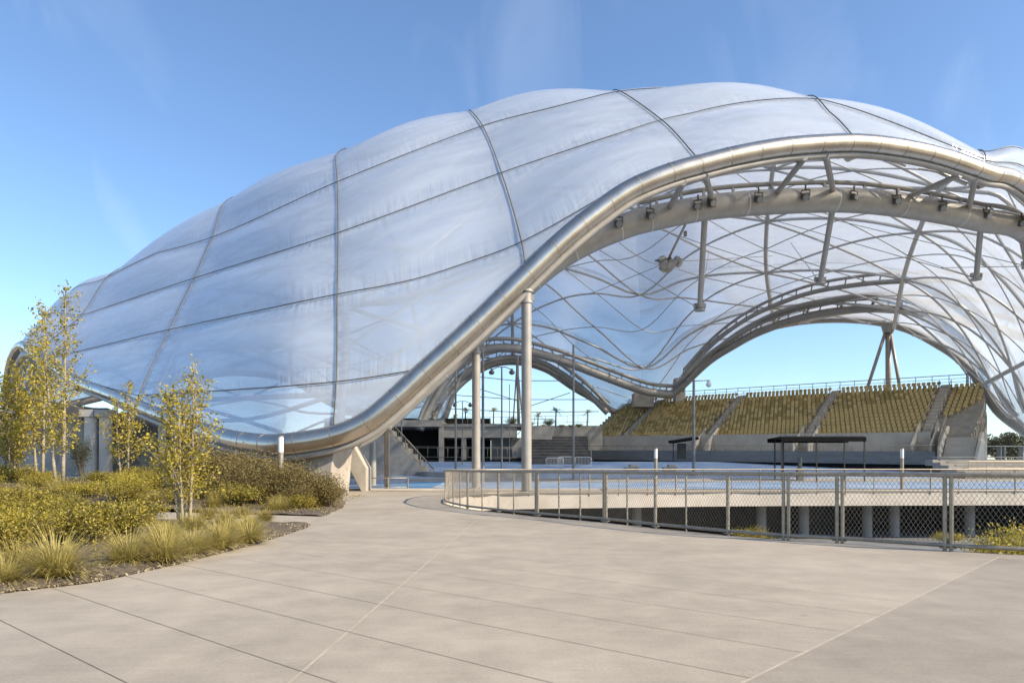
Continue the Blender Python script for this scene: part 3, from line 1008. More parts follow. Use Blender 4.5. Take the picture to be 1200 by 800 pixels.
# ------------------------------------------------------------------ arena floor
def sheet(name, xr, yr, m, zf, nx=24, ny=40, lift=0.0):
    mb = MB()
    vs = [(x, y, zf(y) + lift) for y in np.linspace(*yr, ny) for x in np.linspace(*xr, nx)]
    fs = [(j * nx + i, j * nx + i + 1, (j + 1) * nx + i + 1, (j + 1) * nx + i) for j in range(ny - 1) for i in range(nx - 1)]
    mb.add(vs, fs)
    return tag(mb.build(name, m, None, True), kind='structure')


sheet('arena_floor', (-46, 62), (46.2, 96), M['blue'], floor_z, lift=.012)
sheet('cross_walkway', (-9, 62), (57, 62), M['walk'], floor_z, 8, 4, .022)
sheet('lower_blue_strip', (-22, -5.6), (47, 56.0), M['blue_dark'], lambda y: floor_z(y), 4, 4, .018)
mb = MB()
ln = [(-5.4, 47.5), (-5.0, 50), (-3.0, 53), (3, 55.6), (12, 56.2), (24, 55.4), (36, 53.2), (50, 49.5)]
lp = sp2(ln, 8)
for a, b in zip(lp[:-1], lp[1:]):
    A, B = Vector((*a, floor_z(a[1]) + .034)), Vector((*b, floor_z(b[1]) + .034))
    s = (B - A).normalized().cross(Vector((0, 0, 1))) * .11
    mb.add([A - s, A + s, B + s, B - s], [(0, 1, 2, 3)])
tag(mb.build('yellow_floor_line', M['yellow_line']), kind='structure')
mb = MB(); mb.box((-6, 44.2, .05), (34, .35, .13))
o = round_mod(mb.build('kerb', M['fascia'])); tag(o, kind='structure')
# low curved wall between the lower strip and the raised floor
o = ribbon([(-9.2, 66), (-8, 64.2), (-6.2, 63.2), (-4.0, 63.0), (2, 63.6)], .2, 1.05, .35, 1, 'low_wall', M['concrete_grey'])
tag(o, 'low dark curved wall at the foot of the concrete stair', 'wall')
# ================================================================== COLUMNS, ABUTMENTS, BUILDINGS
def column(px, D, topz, r, label, name='roof_column', z0=0.0):
    root = empty(name, (gx(px, D), D, z0)); tag(root, label, 'column')
    mb = MB(); mb.cyl((0, 0, 0), r, topz - z0, 24); mb.build('shaft', M['pale_paint'], root, True, 40)
    mb = MB(); mb.cyl((0, 0, 0), r * 1.7, .06, 20); mb.cyl((0, 0, .06), r * 1.25, .10, 20)
    for k in range(8): mb.cyl((r * 1.45 * math.cos(k * .785), r * 1.45 * math.sin(k * .785), .06), .04, .08, 6)
    mb.build('base_plate', M['grey_paint'], root, True, 40)
    mb = MB(); mb.cyl((0, 0, topz - z0 - .75), r * 1.22, .12, 20); mb.cyl((0, 0, topz - z0 - .12), r * 1.35, .12, 20)
    for s in (-1, 1): mb.box((s * r * 1.2, 0, topz - z0 - .45), (.16, .22, .35))
    mb.build('collar', M['grey_paint'], root, True, 40)
    return root


column(617, 38.9, at(617, 340, 38.9).z, .29, 'tallest round grey column, right one of the pair rising behind the fence nose')
column(558, 46, at(558, 401, 46).z, .285, 'round grey column with a scuffed foot, left one of the pair behind the fence nose')
column(437, 51.5, at(437, 503, 51.5).z, .25, 'short round column beside the concrete stair and the low gate rail')
# a scuff sticker-like plate near the foot of the left column is wear only: built as a band
t = empty('steel_post', (gx(453.5, 45.4), 45.4, 0)); tag(t, 'dark square steel post standing in the low gate rail', 'post')
mb = MB(); mb.box((0, 0, 2.6), (.30, .30, 5.2)); round_mod(mb.build('shaft', M['shade_and_dark'], t))
mb = MB(); mb.box((0, 0, .02), (.55, .55, .04)); mb.build('base_plate', M['galv'], t)

# abutment carrying the low point of the front beam
a = empty('concrete_abutment', (gx(400, 39), 39, 0)); tag(a, 'wedge-shaped concrete abutment with a bright slanted end under the low point of the beam', 'abutment')
q = lambda px, py, D: at(px, py, D) - Vector((gx(400, 39), 39, 0))
mb = MB()
f = [q(322, 545, 38.2), q(393, 518, 37.6), q(383, 592, 37.2), q(300, 596, 37.4)]
b = [q(330, 543, 42), q(413, 525, 41.2), q(409, 577, 40.6), q(300, 580, 42)]
mb.add(f + b, [(0, 3, 2, 1), (4, 5, 6, 7), (0, 1, 5, 4), (1, 2, 6, 5), (2, 3, 7, 6), (3, 0, 4, 7)])
round_mod(mb.build('wedge', M['concrete'], a), .05)
mb = MB(); mb.prism([q(406, 523, 42.5), q(414, 522, 42.5), q(429, 548, 42.5), q(429, 577, 42.5), q(424, 577, 42.5), q(405, 541, 42.5)], (0, 1.6, 0))
round_mod(mb.build('raking_fin', M['concrete'], a), .03)
mb = MB(); mb.cyl(q(372, 524, 38.6), .5, .25, 18); mb.cyl(q(352, 527, 38.6), .42, .22, 18)
mb.build('bearing', M['grey_paint'], a, True, 40)

# low gate rail
g = empty('gate_rail', (gx(408, 44.9), 44.9, 0)); tag(g, 'low pipe gate rail across the entrance beside the abutment', 'railing')
x0, x1 = 0, gx(478, 44.9) - gx(408, 44.9)
mb = MB(); mb.tube([(0, 0, .78), (x1, 0, .78)], .03); mb.build('top_rail', M['galv'], g, True)
mb = MB(); mb.tube([(0, 0, .18), (x1, 0, .18)], .025); mb.build('bottom_rail', M['galv'], g, True)
for i in range(4):
    mb = MB(); mb.cyl((x1 * i / 3, 0, 0), .045, .80, 10); mb.build('post', M['galv'], g, True, 40)
for i in range(3):
    mb = MB()
    for k in range(14): mb.cyl((x1 * (i + (k + 1) / 15) / 3, 0, .18), .008, .6, 5)
    mb.build('baluster_panel', M['galv'], g)

# concrete stair with glass-like baluster rail
D = 66
so_ = Vector((gx(500, D), D, 0))
s = empty('concrete_stair', so_); tag(s, 'grey concrete stair rising left behind the columns, with a sloping baluster rail', 'stair')
q = lambda px, py, d=D: at(px, py, d) - so_
mb = MB()
mb.prism([q(503, 557), q(500, 566), q(418, 568), q(412, 478), q(432, 478), q(440, 489), q(452, 503)], (0, 3.4, 0))
round_mod(mb.build('stair_wall', M['concrete_grey'], s), .03)
A, B = q(508, 549, D + .2), q(432, 466, D + .2)
mb = MB()
n = 12
for i in range(n):
    t = i / n
    p = A.lerp(B, t)
    mb.box((p.x - .1, 1.7, p.z - 1.1), (abs(B.x - A.x) / n + .02, 3.0, .5))
mb.build('steps', M['concrete'], s)
mb = MB(); mb.tube([A, B], .06, 8); mb.build('handrail', M['galv'], s, True)
mb = MB()
for i in range(40):
    p = A.lerp(B, i / 39); mb.cyl((p.x, p.y, p.z - 1.05), .018, 1.05, 5)
mb.tube([A - Vector((0, 0, .98)), B - Vector((0, 0, .98))], .03, 6)
mb.build('balusters', M['galv'], s)
for i in (0, 8, 17, 26, 35):
    p = A.lerp(B, i / 39); mb = MB(); mb.cyl((p.x, p.y, p.z - 1.1), .05, 1.15, 8); mb.build('post', M['galv'], s, True)

# back-of-house building with dark openings
D = 93
bo = Vector((gx(517, D), D, floor_z(D)))
bld = empty('concrete_building', bo); tag(bld, 'low concrete building with dark openings and planted roof edge, behind the arena floor', 'building')
def bq(px, py, d): return at(px, py, d) - bo
def pbox(mb, px0, px1, py0, py1, d, dep):
    a, b = bq(px0, py1, d), bq(px1, py0, d)
    mb.box(((a.x + b.x) / 2, a.y + dep / 2, (a.z + b.z) / 2), (b.x - a.x, dep, b.z - a.z))


mb = MB(); pbox(mb, 400, 518, 492, 499.5, D - .3, 12); mb.build('roof_slab', M['concrete'], bld)
mb = MB(); pbox(mb, 518.2, 606, 500, 512.5, D + .6, 10); mb.build('beam', M['concrete'], bld)
mb = MB(); pbox(mb, 518.2, 612, 496.5, 499.8, D + .3, 10); mb.build('parapet', M['concrete_grey'], bld)
for px in (517, 543.5, 556):
    mb = MB(); pbox(mb, px - 2.8, px + 2.8, 499.6 if px < 520 else 512.6, 544, D + .1 if px < 520 else D + 1, .8); mb.build('pillar', M['concrete'], bld)
mb = MB(); pbox(mb, 380, 575, 490, 545, D + 9, .4); mb.build('rear_wall', M['dark'], bld)  # near-black wall paints the shade seen through the openings
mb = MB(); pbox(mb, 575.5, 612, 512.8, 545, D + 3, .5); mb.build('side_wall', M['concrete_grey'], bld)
mb = MB(); pbox(mb, 380, 600, 538.5, 546, D + .5, 9); mb.build('dark_floor', M['dark'], bld)  # floor blackened the same way, shade put into its colour
mb = MB(); pbox(mb, 612, 706, 498.5, 540, D + 9, 1); mb.build('terrace_wall', M['concrete'], bld)
for px in (486, 500, 529, 536):
    mb = MB(); p = bq(px, 503, D + 4); mb.cyl((p.x, p.y, p.z), .10, .25, 8); mb.build('ceiling_light', M['lamp_body'], bld)

w = empty('ramp_wall', at(610, 534, 90)); tag(w, 'sloping concrete ramp wall between the dark openings and the small bleacher', 'wall')
o0 = at(610, 534, 90)
mb = MB(); mb.prism([at(600, 536, 90) - o0, at(600, 524, 90) - o0, at(622, 499, 90) - o0, at(650, 499, 90) - o0, at(642, 536, 90) - o0], (0, 6, 0)); round_mod(mb.build('slab', M['concrete'], w), .04)
mb = MB(); mb.tube([at(600, 516, 90.2) - o0, at(622, 491, 90.2) - o0, at(648, 491, 90.2) - o0], .05, 6)
for i in range(9):
    p = at(600 + 22 * i / 8, 516 - 25 * i / 8, 90.2) - o0; mb.cyl((p.x, p.y, p.z - .95), .03, .95, 5)
mb.build('handrail', M['galv'], w)

bl = empty('bleacher', at(655, 540, 84)); o0 = at(655, 540, 84)
tag(bl, 'small dark tiered bleacher left of the gold seating, behind the tall columns', 'bleacher')
mb = MB(); mb2 = MB()
for r in range(9):
    zc = -.1 + r * .40
    mb.box((-.2 + r * .06, r * .85 + .4, zc), (8.0, .84, .40)); mb2.box((-.2 + r * .06, r * .85 + .3, zc + .28), (7.6, .3, .06))
ti_ = mb.build('tiers', M['shade_and_dark'], bl); mb2.build('benches', M['bench'], ti_)
mb = MB()
for k in range(8):
    mb.tube([(4.0 + k * .05, -.2 + k * .95, -.1 + k * .44), (4.0 + k * .05, -.2 + k * .95, .95 + k * .44)], .035, 6)
mb.tube([(4, -.2, .95), (4.35, 6.45, 4.03)], .035, 6); mb.build('side_rail', M['galv'], bl)


def railing(name, label, pts, h, gap, parent=None, pr=.03, group=None, rails=(1.0, .12)):
    root = empty(name, pts[0]); tag(root, label, 'railing', group)
    o0 = Vector(pts[0])
    P = [Vector(p) - o0 for p in pts]
    mb = MB()
    for f_ in rails: mb.tube([p + Vector((0, 0, h * f_)) for p in P], pr, 6)
    mb.build('rails', M['galv'], root, True)
    for a, b in zip(P[:-1], P[1:]):
        L = (b - a).length; k = max(1, int(round(L / gap)))
        for i in range(k + (b is P[-1])):
            mb = MB(); mb.cyl(a.lerp(b, i / k), pr * .95, h, 6); mb.build('post', M['galv'], root, True)
    return root


railing('floor_railing', 'long post-and-rail barrier in front of the dark openings, at the back of the blue floor', [at(466, 536, 87.5), at(560, 537, 87.5), at(606, 537.5, 87)], 1.45, 1.25, rails=(1, .9, .1))
railing('roof_railing', 'thin railing along the planted roof edge above the dark openings', [at(522, 498, 97), at(600, 497.5, 97), at(690, 495, 99)], 1.1, 1.6)
for i, (px, D_) in enumerate(((683, 80), (650, 79), (664, 81))):
    c = Vector((gx(px, D_), D_, floor_z(D_)))
    b = empty('crowd_barrier', c); tag(b, 'pale portable crowd barrier standing in front of the dark bleacher', 'barrier', 'crowd barriers by the bleacher')
    mb = MB(); mb.tube([(-1, 0, .1), (-1, 0, 1.0), (-.85, 0, 1.12), (.85, 0, 1.12), (1, 0, 1.0), (1, 0, .1), (-1, 0, .2)], .03, 6); fr_ = mb.build('frame', M['white'], b, True)
    mb = MB()
    for k in range(11): mb.cyl((-.85 + k * .17, 0, .2), .012, .9, 5)
    mb.build('bars', M['white'], fr_)
    for sx in (-.8, .8):
        mb = MB(); mb.box((sx, 0, .03), (.08, .6, .05)); mb.build('foot', M['galv'], b)

# ------------------------------------------------------------------ left side piers
D = 57; zt = 0.75
tr = MB(); tr.box((gx(150, D), D + 8, .35), (20, 20, .8)); o = round_mod(tr.build('terrace', M['concrete']), .04); tag(o, kind='structure')
for px, lab in ((107, 'left one of two thick round concrete piers under the left beam'), (124, 'right one of two thick round concrete piers under the left beam')):
    r = empty('round_pier', (gx(px, D), D, zt)); tag(r, lab, 'pier')
    mb = MB(); mb.cyl((0, 0, 0), .50, 4.9, 22); mb.build('shaft', M['fascia'], r, True, 40)
    mb = MB(); mb.box((0, 0, 5.2), (1.3, 1.3, .6)); round_mod(mb.build('cap', M['concrete_grey'], r))
o0 = at(90, 555, 60)
r = empty('slanted_wall', o0); tag(r, 'grey leaning concrete wall left of the two round piers', 'wall')
mb = MB(); mb.prism([at(66, 557, 60) - o0, at(78, 497, 60) - o0, at(92, 487, 60) - o0, at(101, 500, 60) - o0, at(102, 557, 60) - o0], (0, 7, 0)); round_mod(mb.build('slab', M['concrete_grey'], r), .05)
mb = MB(); mb.box((1.2, 2.5, 5.0), (5.5, 3, .9)); mb.build('cap', M['concrete_grey'], r)
mb = MB(); mb.cyl((.6, 2, 5.45), .35, .5, 12); mb.box((1.3, 2, 5.7), (.5, .5, .5)); mb.build('bearing', M['lamp_body'], r)
r = empty('round_pier', (gx(190, 56), 56, zt)); tag(r, 'slim sunlit round concrete pier between the birch clumps, under the left beam', 'pier')
mb = MB(); mb.cyl((0, 0, 0), .30, 4.4, 20); mb.build('shaft', M['fascia'], r, True, 40)
mb = MB(); mb.box((0, 0, 4.5), (.8, .8, .25)); mb.build('cap', M['concrete_grey'], r)
o0 = at(172, 553, 62)
r = empty('angled_fin', o0); tag(r, 'pale angled concrete fin behind the slim pier', 'fin wall')
mb = MB(); mb.prism([at(160, 554, 62) - o0, at(168, 520, 62) - o0, at(181, 516, 62) - o0, at(184, 554, 62) - o0], (0, 2, 0)); round_mod(mb.build('slab', M['concrete'], r), .04)
mb = MB(); mb.prism([at(226, 556, 54) - o0, at(216, 514, 54) - o0, at(226, 513, 54) - o0, at(250, 556, 54) - o0], (0, 1.4, 0)); mb.build('second_slab', M['concrete_grey'], r)
# shaded soffit and wall behind the front low point
o0 = at(280, 560, 60)
r = empty('undercroft_wall', o0); tag(r, 'dark shaded wall under the low sweep of the beam, behind the piers and the hedge', 'wall')
q = lambda px, py: at(px, py, 63) - o0
mb = MB(); mb.prism([q(-30, 556), q(-30, 480), q(60, 470), q(112, 478), q(250, 512), q(420, 522), q(420, 560), q(200, 560)], (0, .6, 0)); mb.build('wall_panel', M['concrete_grey'], r)
mb = MB(); mb.prism([q(60, 484), q(60, 470), q(112, 478), q(250, 512), q(250, 524), q(112, 492)], (0, -5, 0)); mb.build('soffit', M['shade_and_dark'], r)
railing('terrace_railing', 'thin railing on the terrace behind the slim pier', [Vector((gx(170, 58), 58, zt)), Vector((gx(236, 58), 58, zt))], 1.1, 1.0, rails=(1, .66, .33))

# ------------------------------------------------------------------ light columns (bollards)
for px, D_, top, lab in ((329, 26, 510.5, 'white-topped light column in front of the beam, beside the russet hedge'), (205, 24, 506, 'white-topped light column among the birch stems'),
                        (768.5, 42.6, 525, 'slim white light column behind the middle of the far fence'), (1057, 43, 525, 'slim white light column behind the right part of the far fence')):
    r = empty('light_column', (gx(px, D_), D_, 0)); tag(r, lab, 'light column')
    z = at(px, top, D_).z
    mb = MB(); mb.cyl((0, 0, 0), .105, z - .62, 16); mb.build('shaft', M['galv'], r, True, 40)
    mb = MB(); mb.cyl((0, 0, z - .62), .105, .57, 16); mb.build('lens', M['white'], r, True, 40)
    mb = MB(); mb.cyl((0, 0, z - .05), .11, .05, 16); mb.build('cap', M['galv'], r, True, 40)
    mb = MB(); mb.cyl((0, 0, .0), .15, .03, 16); mb.build('base_plate', M['galv'], r, True, 40)

# ------------------------------------------------------------------ thin poles
def pole(px, D_, top, label, head=None, r=.09, name='lighting_pole'):
    z0 = floor_z(D_); b = Vector((gx(px, D_), D_, z0))
    t = empty(name, b); tag(t, label, 'pole')
    z = at(px, top, D_).z - z0
    mb = MB(); mb.cyl((0, 0, 0), r, z, 10, r * .8); mb.build('shaft', M['bench'], t, True, 40)
    mb = MB(); mb.cyl((0, 0, 0), r * 2.2, .08, 10); mb.build('base_plate', M['galv'], t, True, 40)
    if head == 'twin':
        mb = MB(); mb.tube([(-.9, 0, z - .25), (-.4, 0, z), (.4, 0, z), (.9, 0, z - .25)], .05, 6); ca_ = mb.build('cross_arm', M['galv'], t, True)
        for sx in (-1, 1):
            mb = MB(); mb.ball((sx * .95, 0, z - .5), .28, 10, 6, .8); mb.cyl((sx * .95, 0, z - .35), .1, .2, 8); mb.build('lamp', M['lamp_body'], ca_, True)
    if head == 'cam':
        mb = MB(); mb.tube([(0, 0, z - .1), (1.3, 0, z - .05)], .05, 6); ca_ = mb.build('arm', M['galv'], t, True)
        mb = MB(); mb.cyl((1.45, 0, z - .35), .16, .35, 12); mb.ball((1.45, 0, z - .45), .27, 12, 8); mb.build('globe', M['white'], ca_, True)
    return t


pole(813, 66, 445, 'tall grey pole with white globe on a short arm, before the gold seats', 'cam', .16)
pole(672, 60, 404, 'thin tall pole between the right column and the bleacher', None, .11)
pole(588, 64, 430, 'thin pole with twin lamps, between the two columns', 'twin', .09)
pole(566, 55, 402, 'thin grey pole just behind the left round column', None, .12)
pole(534, 66, 425, 'thin pole left of the pair of round columns', None, .11)
pole(470.5, 70, 488, 'short thin pole beside the stair rail', None, .08)
pole(597, 86, 450, 'slender far pole seen under the small back arch', None, .06)
pole(542, 84, 470, 'short pole with small lamps near the palm, left of the round columns', 'twin', .07)
# two masts under the back arch
o0 = Vector((gx(608, 100), 100, 5.5)); r = empty('back_mast', o0); tag(r, 'braced mast under the small back arch, between the columns', 'mast')
mb = MB(); mb.tube([at(608, 500, 100) - o0, at(606, 416, 100) - o0], .22, 10); mb.build('post', M['grey_paint'], r, True)
for a, b in ((601, 500), (613, 500)):
    mb = MB(); mb.tube([at(a, b, 100) - o0, at(606, 424, 100) - o0], .11, 8); mb.build('brace', M['grey_paint'], r, True)
# tripod mast on top of the stand
o0 = at(1043, 455, 92); r = empty('tripod_mast', o0); tag(r, 'tripod mast holding the far arch above the top of the gold seating', 'mast')
mb = MB(); mb.tube([at(1041, 470, 92) - o0, at(1041, 388, 92) - o0], .36, 14); mb.build('post', M['grey_paint'], r, True)
for a in (1014, 1056):
    mb = MB(); mb.tube([at(a, 462, 90 if a > 1020 else 93) - o0, at(1041 + (2 if a > 1041 else -3), 388, 92) - o0], .22, 10); mb.build('leg', M['grey_paint'], r, True)
mb = MB(); mb.cyl(at(1041, 390, 92) - o0, .65, 1.2, 12, .95); mb.box(at(1041, 377, 92) - o0, (1.3, 1.0, .6)); mb.build('head', M['grey_paint'], r, True, 40)
# pier under the far low point of the roof
o0 = at(785, 466, 106); r = empty('roof_pier', o0); tag(r, 'stubby concrete pier under the low point where the two far arches meet', 'pier')
mb = MB(); mb.box(at(796, 462, 107.5) - o0, (1.5, 1.8, 5.0)); mb.build('tall_block', M['fascia'], r)
mb = MB(); mb.box(at(753, 469, 108) - o0, (3.0, 2.5, 2.2)); mb.build('low_block', M['fascia'], r)
mb = MB(); mb.cyl(at(788, 464, 105.6) - o0, .7, .8, 12); mb.build('bearing', M['grey_paint'], r, True, 40)

# ------------------------------------------------------------------ floodlights on the inner chord
def floodlight(pos, yaw, tilt, label, group='floodlights along the inner arch'):
    t = empty('floodlight', pos, yaw); tag(t, label, 'floodlight', group)
    T = Matrix.Rotation(tilt, 4, 'X')
    tf = lambda mb: setattr(mb, 'v', [tuple(T @ Vector(p)) for p in mb.v])
    mb = MB(); mb.box((0, -.05, 0), (.46, .34, .40)); mb.box((0, .16, 0), (.34, .14, .28))
    for k in range(4): mb.box((-.18 + k * .12, .24, 0), (.03, .14, .34))
    tf(mb); hs_ = round_mod(mb.build('housing', M['lamp_body'], t), .03)
    mb = MB(); mb.tube([(0, -.22, 0), (0, -.30, 0)], [.17, .20], 14); tf(mb); mb.build('lens', M['glass'], hs_, True, 40)
    mb = MB(); mb.bar((-.27, 0, 0), (-.27, 0, .42), .05, .08); mb.bar((.27, 0, 0), (.27, 0, .42), .05, .08); mb.bar((-.29, 0, .42), (.29, 0, .42), .06, .08); mb.cyl((0, 0, .42), .06, .35, 8)
    mb.build('yoke', M['lamp_body'], t)
    return t


FL = [(725, 262, 'floodlight nearest the lower left end of the inner arch'), (762, 252, 'second floodlight up from the lower left end of the inner arch'), (818, 242, 'left of two floodlights clustered above the first raking post'),
      (834, 239, 'right of two floodlights clustered above the first raking post'), (889, 233, 'floodlight between the first post and the second strut pair on the inner arch'), (944, 230, 'floodlight beside the long slanted strut on the inner arch'),
      (1001, 231, 'floodlight just right of the highest strut foot on the inner arch'), (1051, 236, 'floodlight at the foot of the slanted strut right of the arch top'), (1104, 243, 'floodlight left of the right raking post'),
      (1156, 252, 'floodlight above the right raking post'), (1197, 262, 'floodlight at the right edge of the picture on the inner arch')]
for i, (px, py, lab) in enumerate(FL):
    p = near_on(px, ch)
    c = at(px, py, p.y - 1.05)
    floodlight(c, .3 * math.sin(i * 2.3), .45 + .2 * math.sin(i * 1.7), lab)
# hanging cluster
p = near_on(812, ch); c = at(783, 307, 51)
t = empty('lamp_cluster', c); tag(t, 'bunch of stage lamps hung on a slanted rod under the inner arch', 'lamp cluster')
mb = MB(); mb.tube([p - c, (0, 0, .2)], .09, 8); mb.box(at(803, 274, 48.6) - c, (.2, .2, .35)); mb.build('hanger', M['grey_paint'], t, True, 40)
mb = MB(); mb.tube([(-1.0, 0, .1), (1.0, 0, .1)], .06, 8); mb.tube([(0, -.8, .1), (0, .8, .1)], .06, 8); mb.build('frame', M['lamp_body'], t, True)
for k in range(14):
    an = k * 2.4; rr = .15 + .72 * ((k * 37) % 11) / 11
    x, y, z = rr * math.cos(an), rr * math.sin(an) * .7, .28 * math.sin(k * 5) - .1
    mb = MB(); d = Vector((math.cos(an) * .6, math.sin(an) * .6, -.55)).normalized() * .26
    mb.tube([Vector((x, y, z)) - d, Vector((x, y, z)) + d], [.19, .29], 10); mb.box((x, y, z + .1), (.3, .3, .26)); mb.build('lamp', M['grey_paint'], t, True, 40)
mb = MB()
for e in (at(690, 345, 66), at(905, 300, 62)): mb.tube([(0, 0, 0), e - c], .028, 5)
mb.build('stay_cable', M['galv'], t)

# ================================================================== GRANDSTAND
e2 = Vector((.735, -.678, 0)); n2_ = Vector((.678, .735, 0))
B0 = Vector((11.9, 106, 0)); LEN = 46.2
ROWS, TREAD, RISE = 15, .77, .462
zb = lambda s: 5.62 - .0198 * s
def bp(s, d, z): return B0 + e2 * s + n2_ * d + Vector((0, 0, zb(s) + z))
st = empty('grandstand', B0 + Vector((0, 0, 3))); tag(st, 'long concrete grandstand with gold seat sections and sloping aisles under the far arch', 'grandstand')
SO = B0 + Vector((0, 0, 3))
mb = MB()
prof_ = [(0, -3.5)]
for r in range(ROWS): prof_ += [(r * TREAD, r * RISE), ((r + 1) * TREAD, r * RISE)]
prof_ += [(ROWS * TREAD + 1.4, (ROWS - 1) * RISE), (ROWS * TREAD + 1.4, -3.5)]
A = [bp(-1.2, d, z) for d, z in prof_]; Bq = [bp(LEN + 1.0, d, z) for d, z in prof_]
n = len(prof_)
mb.add(A + Bq, [(i, i + 1, n + i + 1, n + i) for i in range(n - 1)] + [tuple(range(n - 1, -1, -1)), tuple(range(n, 2 * n))])
part(mb, 'terrace', M['concrete'], False, None, st, SO)
AIS = [6.0, 19.65, 32.9, 45.6]
for s0 in AIS:
    mb = MB()
    for r in range(ROWS):
        for h in (0, 1):
            c = bp(s0, r * TREAD + TREAD * (.25 + h * .5), r * RISE + .10 + h * .13)
            mb.box(c, (1.15, TREAD / 2, .24 + h * .02), math.atan2(e2.y, e2.x))
    part(mb, 'aisle_steps', M['fascia'], False, None, st, SO)
    for sd_ in (-.62, .62):
        mb = MB()
        for r in range(0, ROWS - 1, 3):
            a_, b_ = bp(s0 + sd_, r * TREAD, r * RISE), bp(s0 + sd_, (r + 1.8) * TREAD, (r + 1.8) * RISE)
            up = Vector((0, 0, .95))
            mb.tube([a_, a_ + up, b_ + up, b_], .035, 6)
            mb.tube([a_ + up * .5, b_ + up * .5], .03, 5)
        part(mb, 'aisle_rail', M['galv'], True, None, st, SO)
    # low side walls at the foot of each aisle
    if s0 > 10:
        mb = MB()
        for sd_ in (-.9, .9):
            a_ = bp(s0 + sd_, -2.6, 0)
            mb.prism([bp(s0 + sd_, -2.4, -2.1), bp(s0 + sd_, -2.4, -.9), bp(s0 + sd_, 1.5, 1.7), bp(s0 + sd_, 1.5, .2), bp(s0 + sd_, .1, -2.1)], e2 * .18)
        part(mb, 'stair_cheek', M['fascia'], False, None, st, SO)
# front wall, walkway, panel band
mb = MB(); mb.prism([bp(-1, -.15, .62), bp(-1, .02, .62), bp(-1, .02, -2.6), bp(-1, -.15, -2.6)], bp(LEN, 0, 0) - bp(-1, 0, 0)); part(mb, 'front_wall', M['fascia'], False, None, st, SO)
mb = MB(); mb.prism([bp(-1, -3.1, -2.05), bp(-1, -.16, -2.05), bp(-1, -.16, -2.4), bp(-1, -3.1, -2.4)], bp(LEN + 2, 0, 0) - bp(-1, 0, 0)); part(mb, 'front_walkway', M['concrete'], False, None, st, SO)
mb = MB(); mb.prism([bp(-1, -3.35, -1.55), bp(-1, -3.12, -1.55), bp(-1, -3.12, -2.95), bp(-1, -3.35, -2.95)], bp(LEN + 1, 0, 0) - bp(-1, 0, 0)); part(mb, 'panel_band', M['bench'], False, None, st, SO)
mb = MB(); mb.prism([bp(-1, -2.7, -2.42), bp(-1, -2.5, -2.42), bp(-1, -2.5, -5), bp(-1, -2.7, -5)], bp(LEN, 0, 0) - bp(-1, 0, 0)); part(mb, 'undercroft', M['dark'], False, None, st, SO)  # dark sheet added as painted shade for the gap under the walkway
mb = MB()
for k in range(32):
    p = bp(k * 1.5, -3.2, -1.55); mb.cyl(p, .03, .65, 6)
mb.tube([bp(-1, -3.2, -.9), bp(LEN + 1, -3.2, -.9)], .035, 6); part(mb, 'front_rail', M['galv'], True, None, st, SO)
# rail along the back and round the end
mb = MB()
tp = (ROWS - 1) * RISE
back_pts = [bp(s_, ROWS * TREAD + 1.3, tp) for s_ in np.linspace(2, LEN + 1.2, 26)]
endc = spline([back_pts[-1], at(1135, 454, 82.6), at(1149, 469, 80.6), at(1155, 487, 78.3), at(1153, 505, 76), at(1141, 522, 73.2)], 5)
rp = back_pts + endc[1:]
mb.tube([p + Vector((0, 0, 1.65)) for p in rp], .055, 6); mb.tube([p + Vector((0, 0, 1.2)) for p in rp], .03, 5); mb.tube([p + Vector((0, 0, .8)) for p in rp], .03, 5)
for p in rp: mb.cyl(p, .045, 1.65, 6)
part(mb, 'back_rail', M['galv'], True, None, st, SO)
# curved end wall
mb = MB()
ew = endc
for a_, b_ in zip(ew[:-1], ew[1:]):
    t_ = (b_ - a_).normalized(); sdv = Vector((t_.y, -t_.x, 0)).normalized() * .12
    zlo = 1.0
    vs = [Vector((p.x, p.y, z)) + s_ for p in (a_, b_) for z in (zlo, p.z + .12) for s_ in (-sdv, sdv)]
    mb.add(vs, [(0, 2, 6, 4), (1, 5, 7, 3), (2, 3, 7, 6), (0, 1, 3, 2), (4, 6, 7, 5)])
part(mb, 'end_wall', M['concrete'], False, None, st, SO)
# end terrace steps filling behind the curved wall
mb = MB()
esd = sorted(((p - B0).dot(n2_), (p - B0).dot(e2)) for p in endc)
for r in range(ROWS):
    zz = r * RISE
    w_ = float(np.interp((r + .5) * TREAD, [q_[0] for q_ in esd], [q_[1] for q_ in esd])) - .1
    if w_ < LEN + 1.4: continue
    mb.prism([bp(LEN + 1.02, r * TREAD, zz), bp(LEN + 1.02, (r + 1) * TREAD, zz), bp(LEN + 1.02, (r + 1) * TREAD, -2.4), bp(LEN + 1.02, r * TREAD, -2.4)], e2 * (w_ - LEN - 1.02))
part(mb, 'end_terrace', M['concrete'], False, None, st, SO)
# white-sided stair at the right end
mb = MB(); mb.prism([bp(LEN + 1.2, -3.3, -3.2), bp(LEN + 1.2, -3.3, -1.2), bp(LEN + 1.2, .4, 1.3), bp(LEN + 1.2, 1.8, 1.3), bp(LEN + 1.2, 1.8, -3.2)], e2 * .2)
mb.prism([bp(LEN + 4.4, -3.3, -4.2), bp(LEN + 4.4, -3.3, -2.4), bp(LEN + 4.4, .4, .6), bp(LEN + 4.4, 1.2, .6), bp(LEN + 4.4, 1.2, -4.2)], e2 * .25)
for k in range(9): mb.prism([bp(LEN + 1.5, -3.4 + k * .38, -4), bp(LEN + 1.5, -3.4 + k * .38, -2.9 + k * .36), bp(LEN + 1.5, -3.02 + k * .38, -2.9 + k * .36), bp(LEN + 1.5, -3.02 + k * .38, -4)], e2 * 2.8)
part(mb, 'end_stair', M['fascia'], False, None, st, SO)
mb = MB()
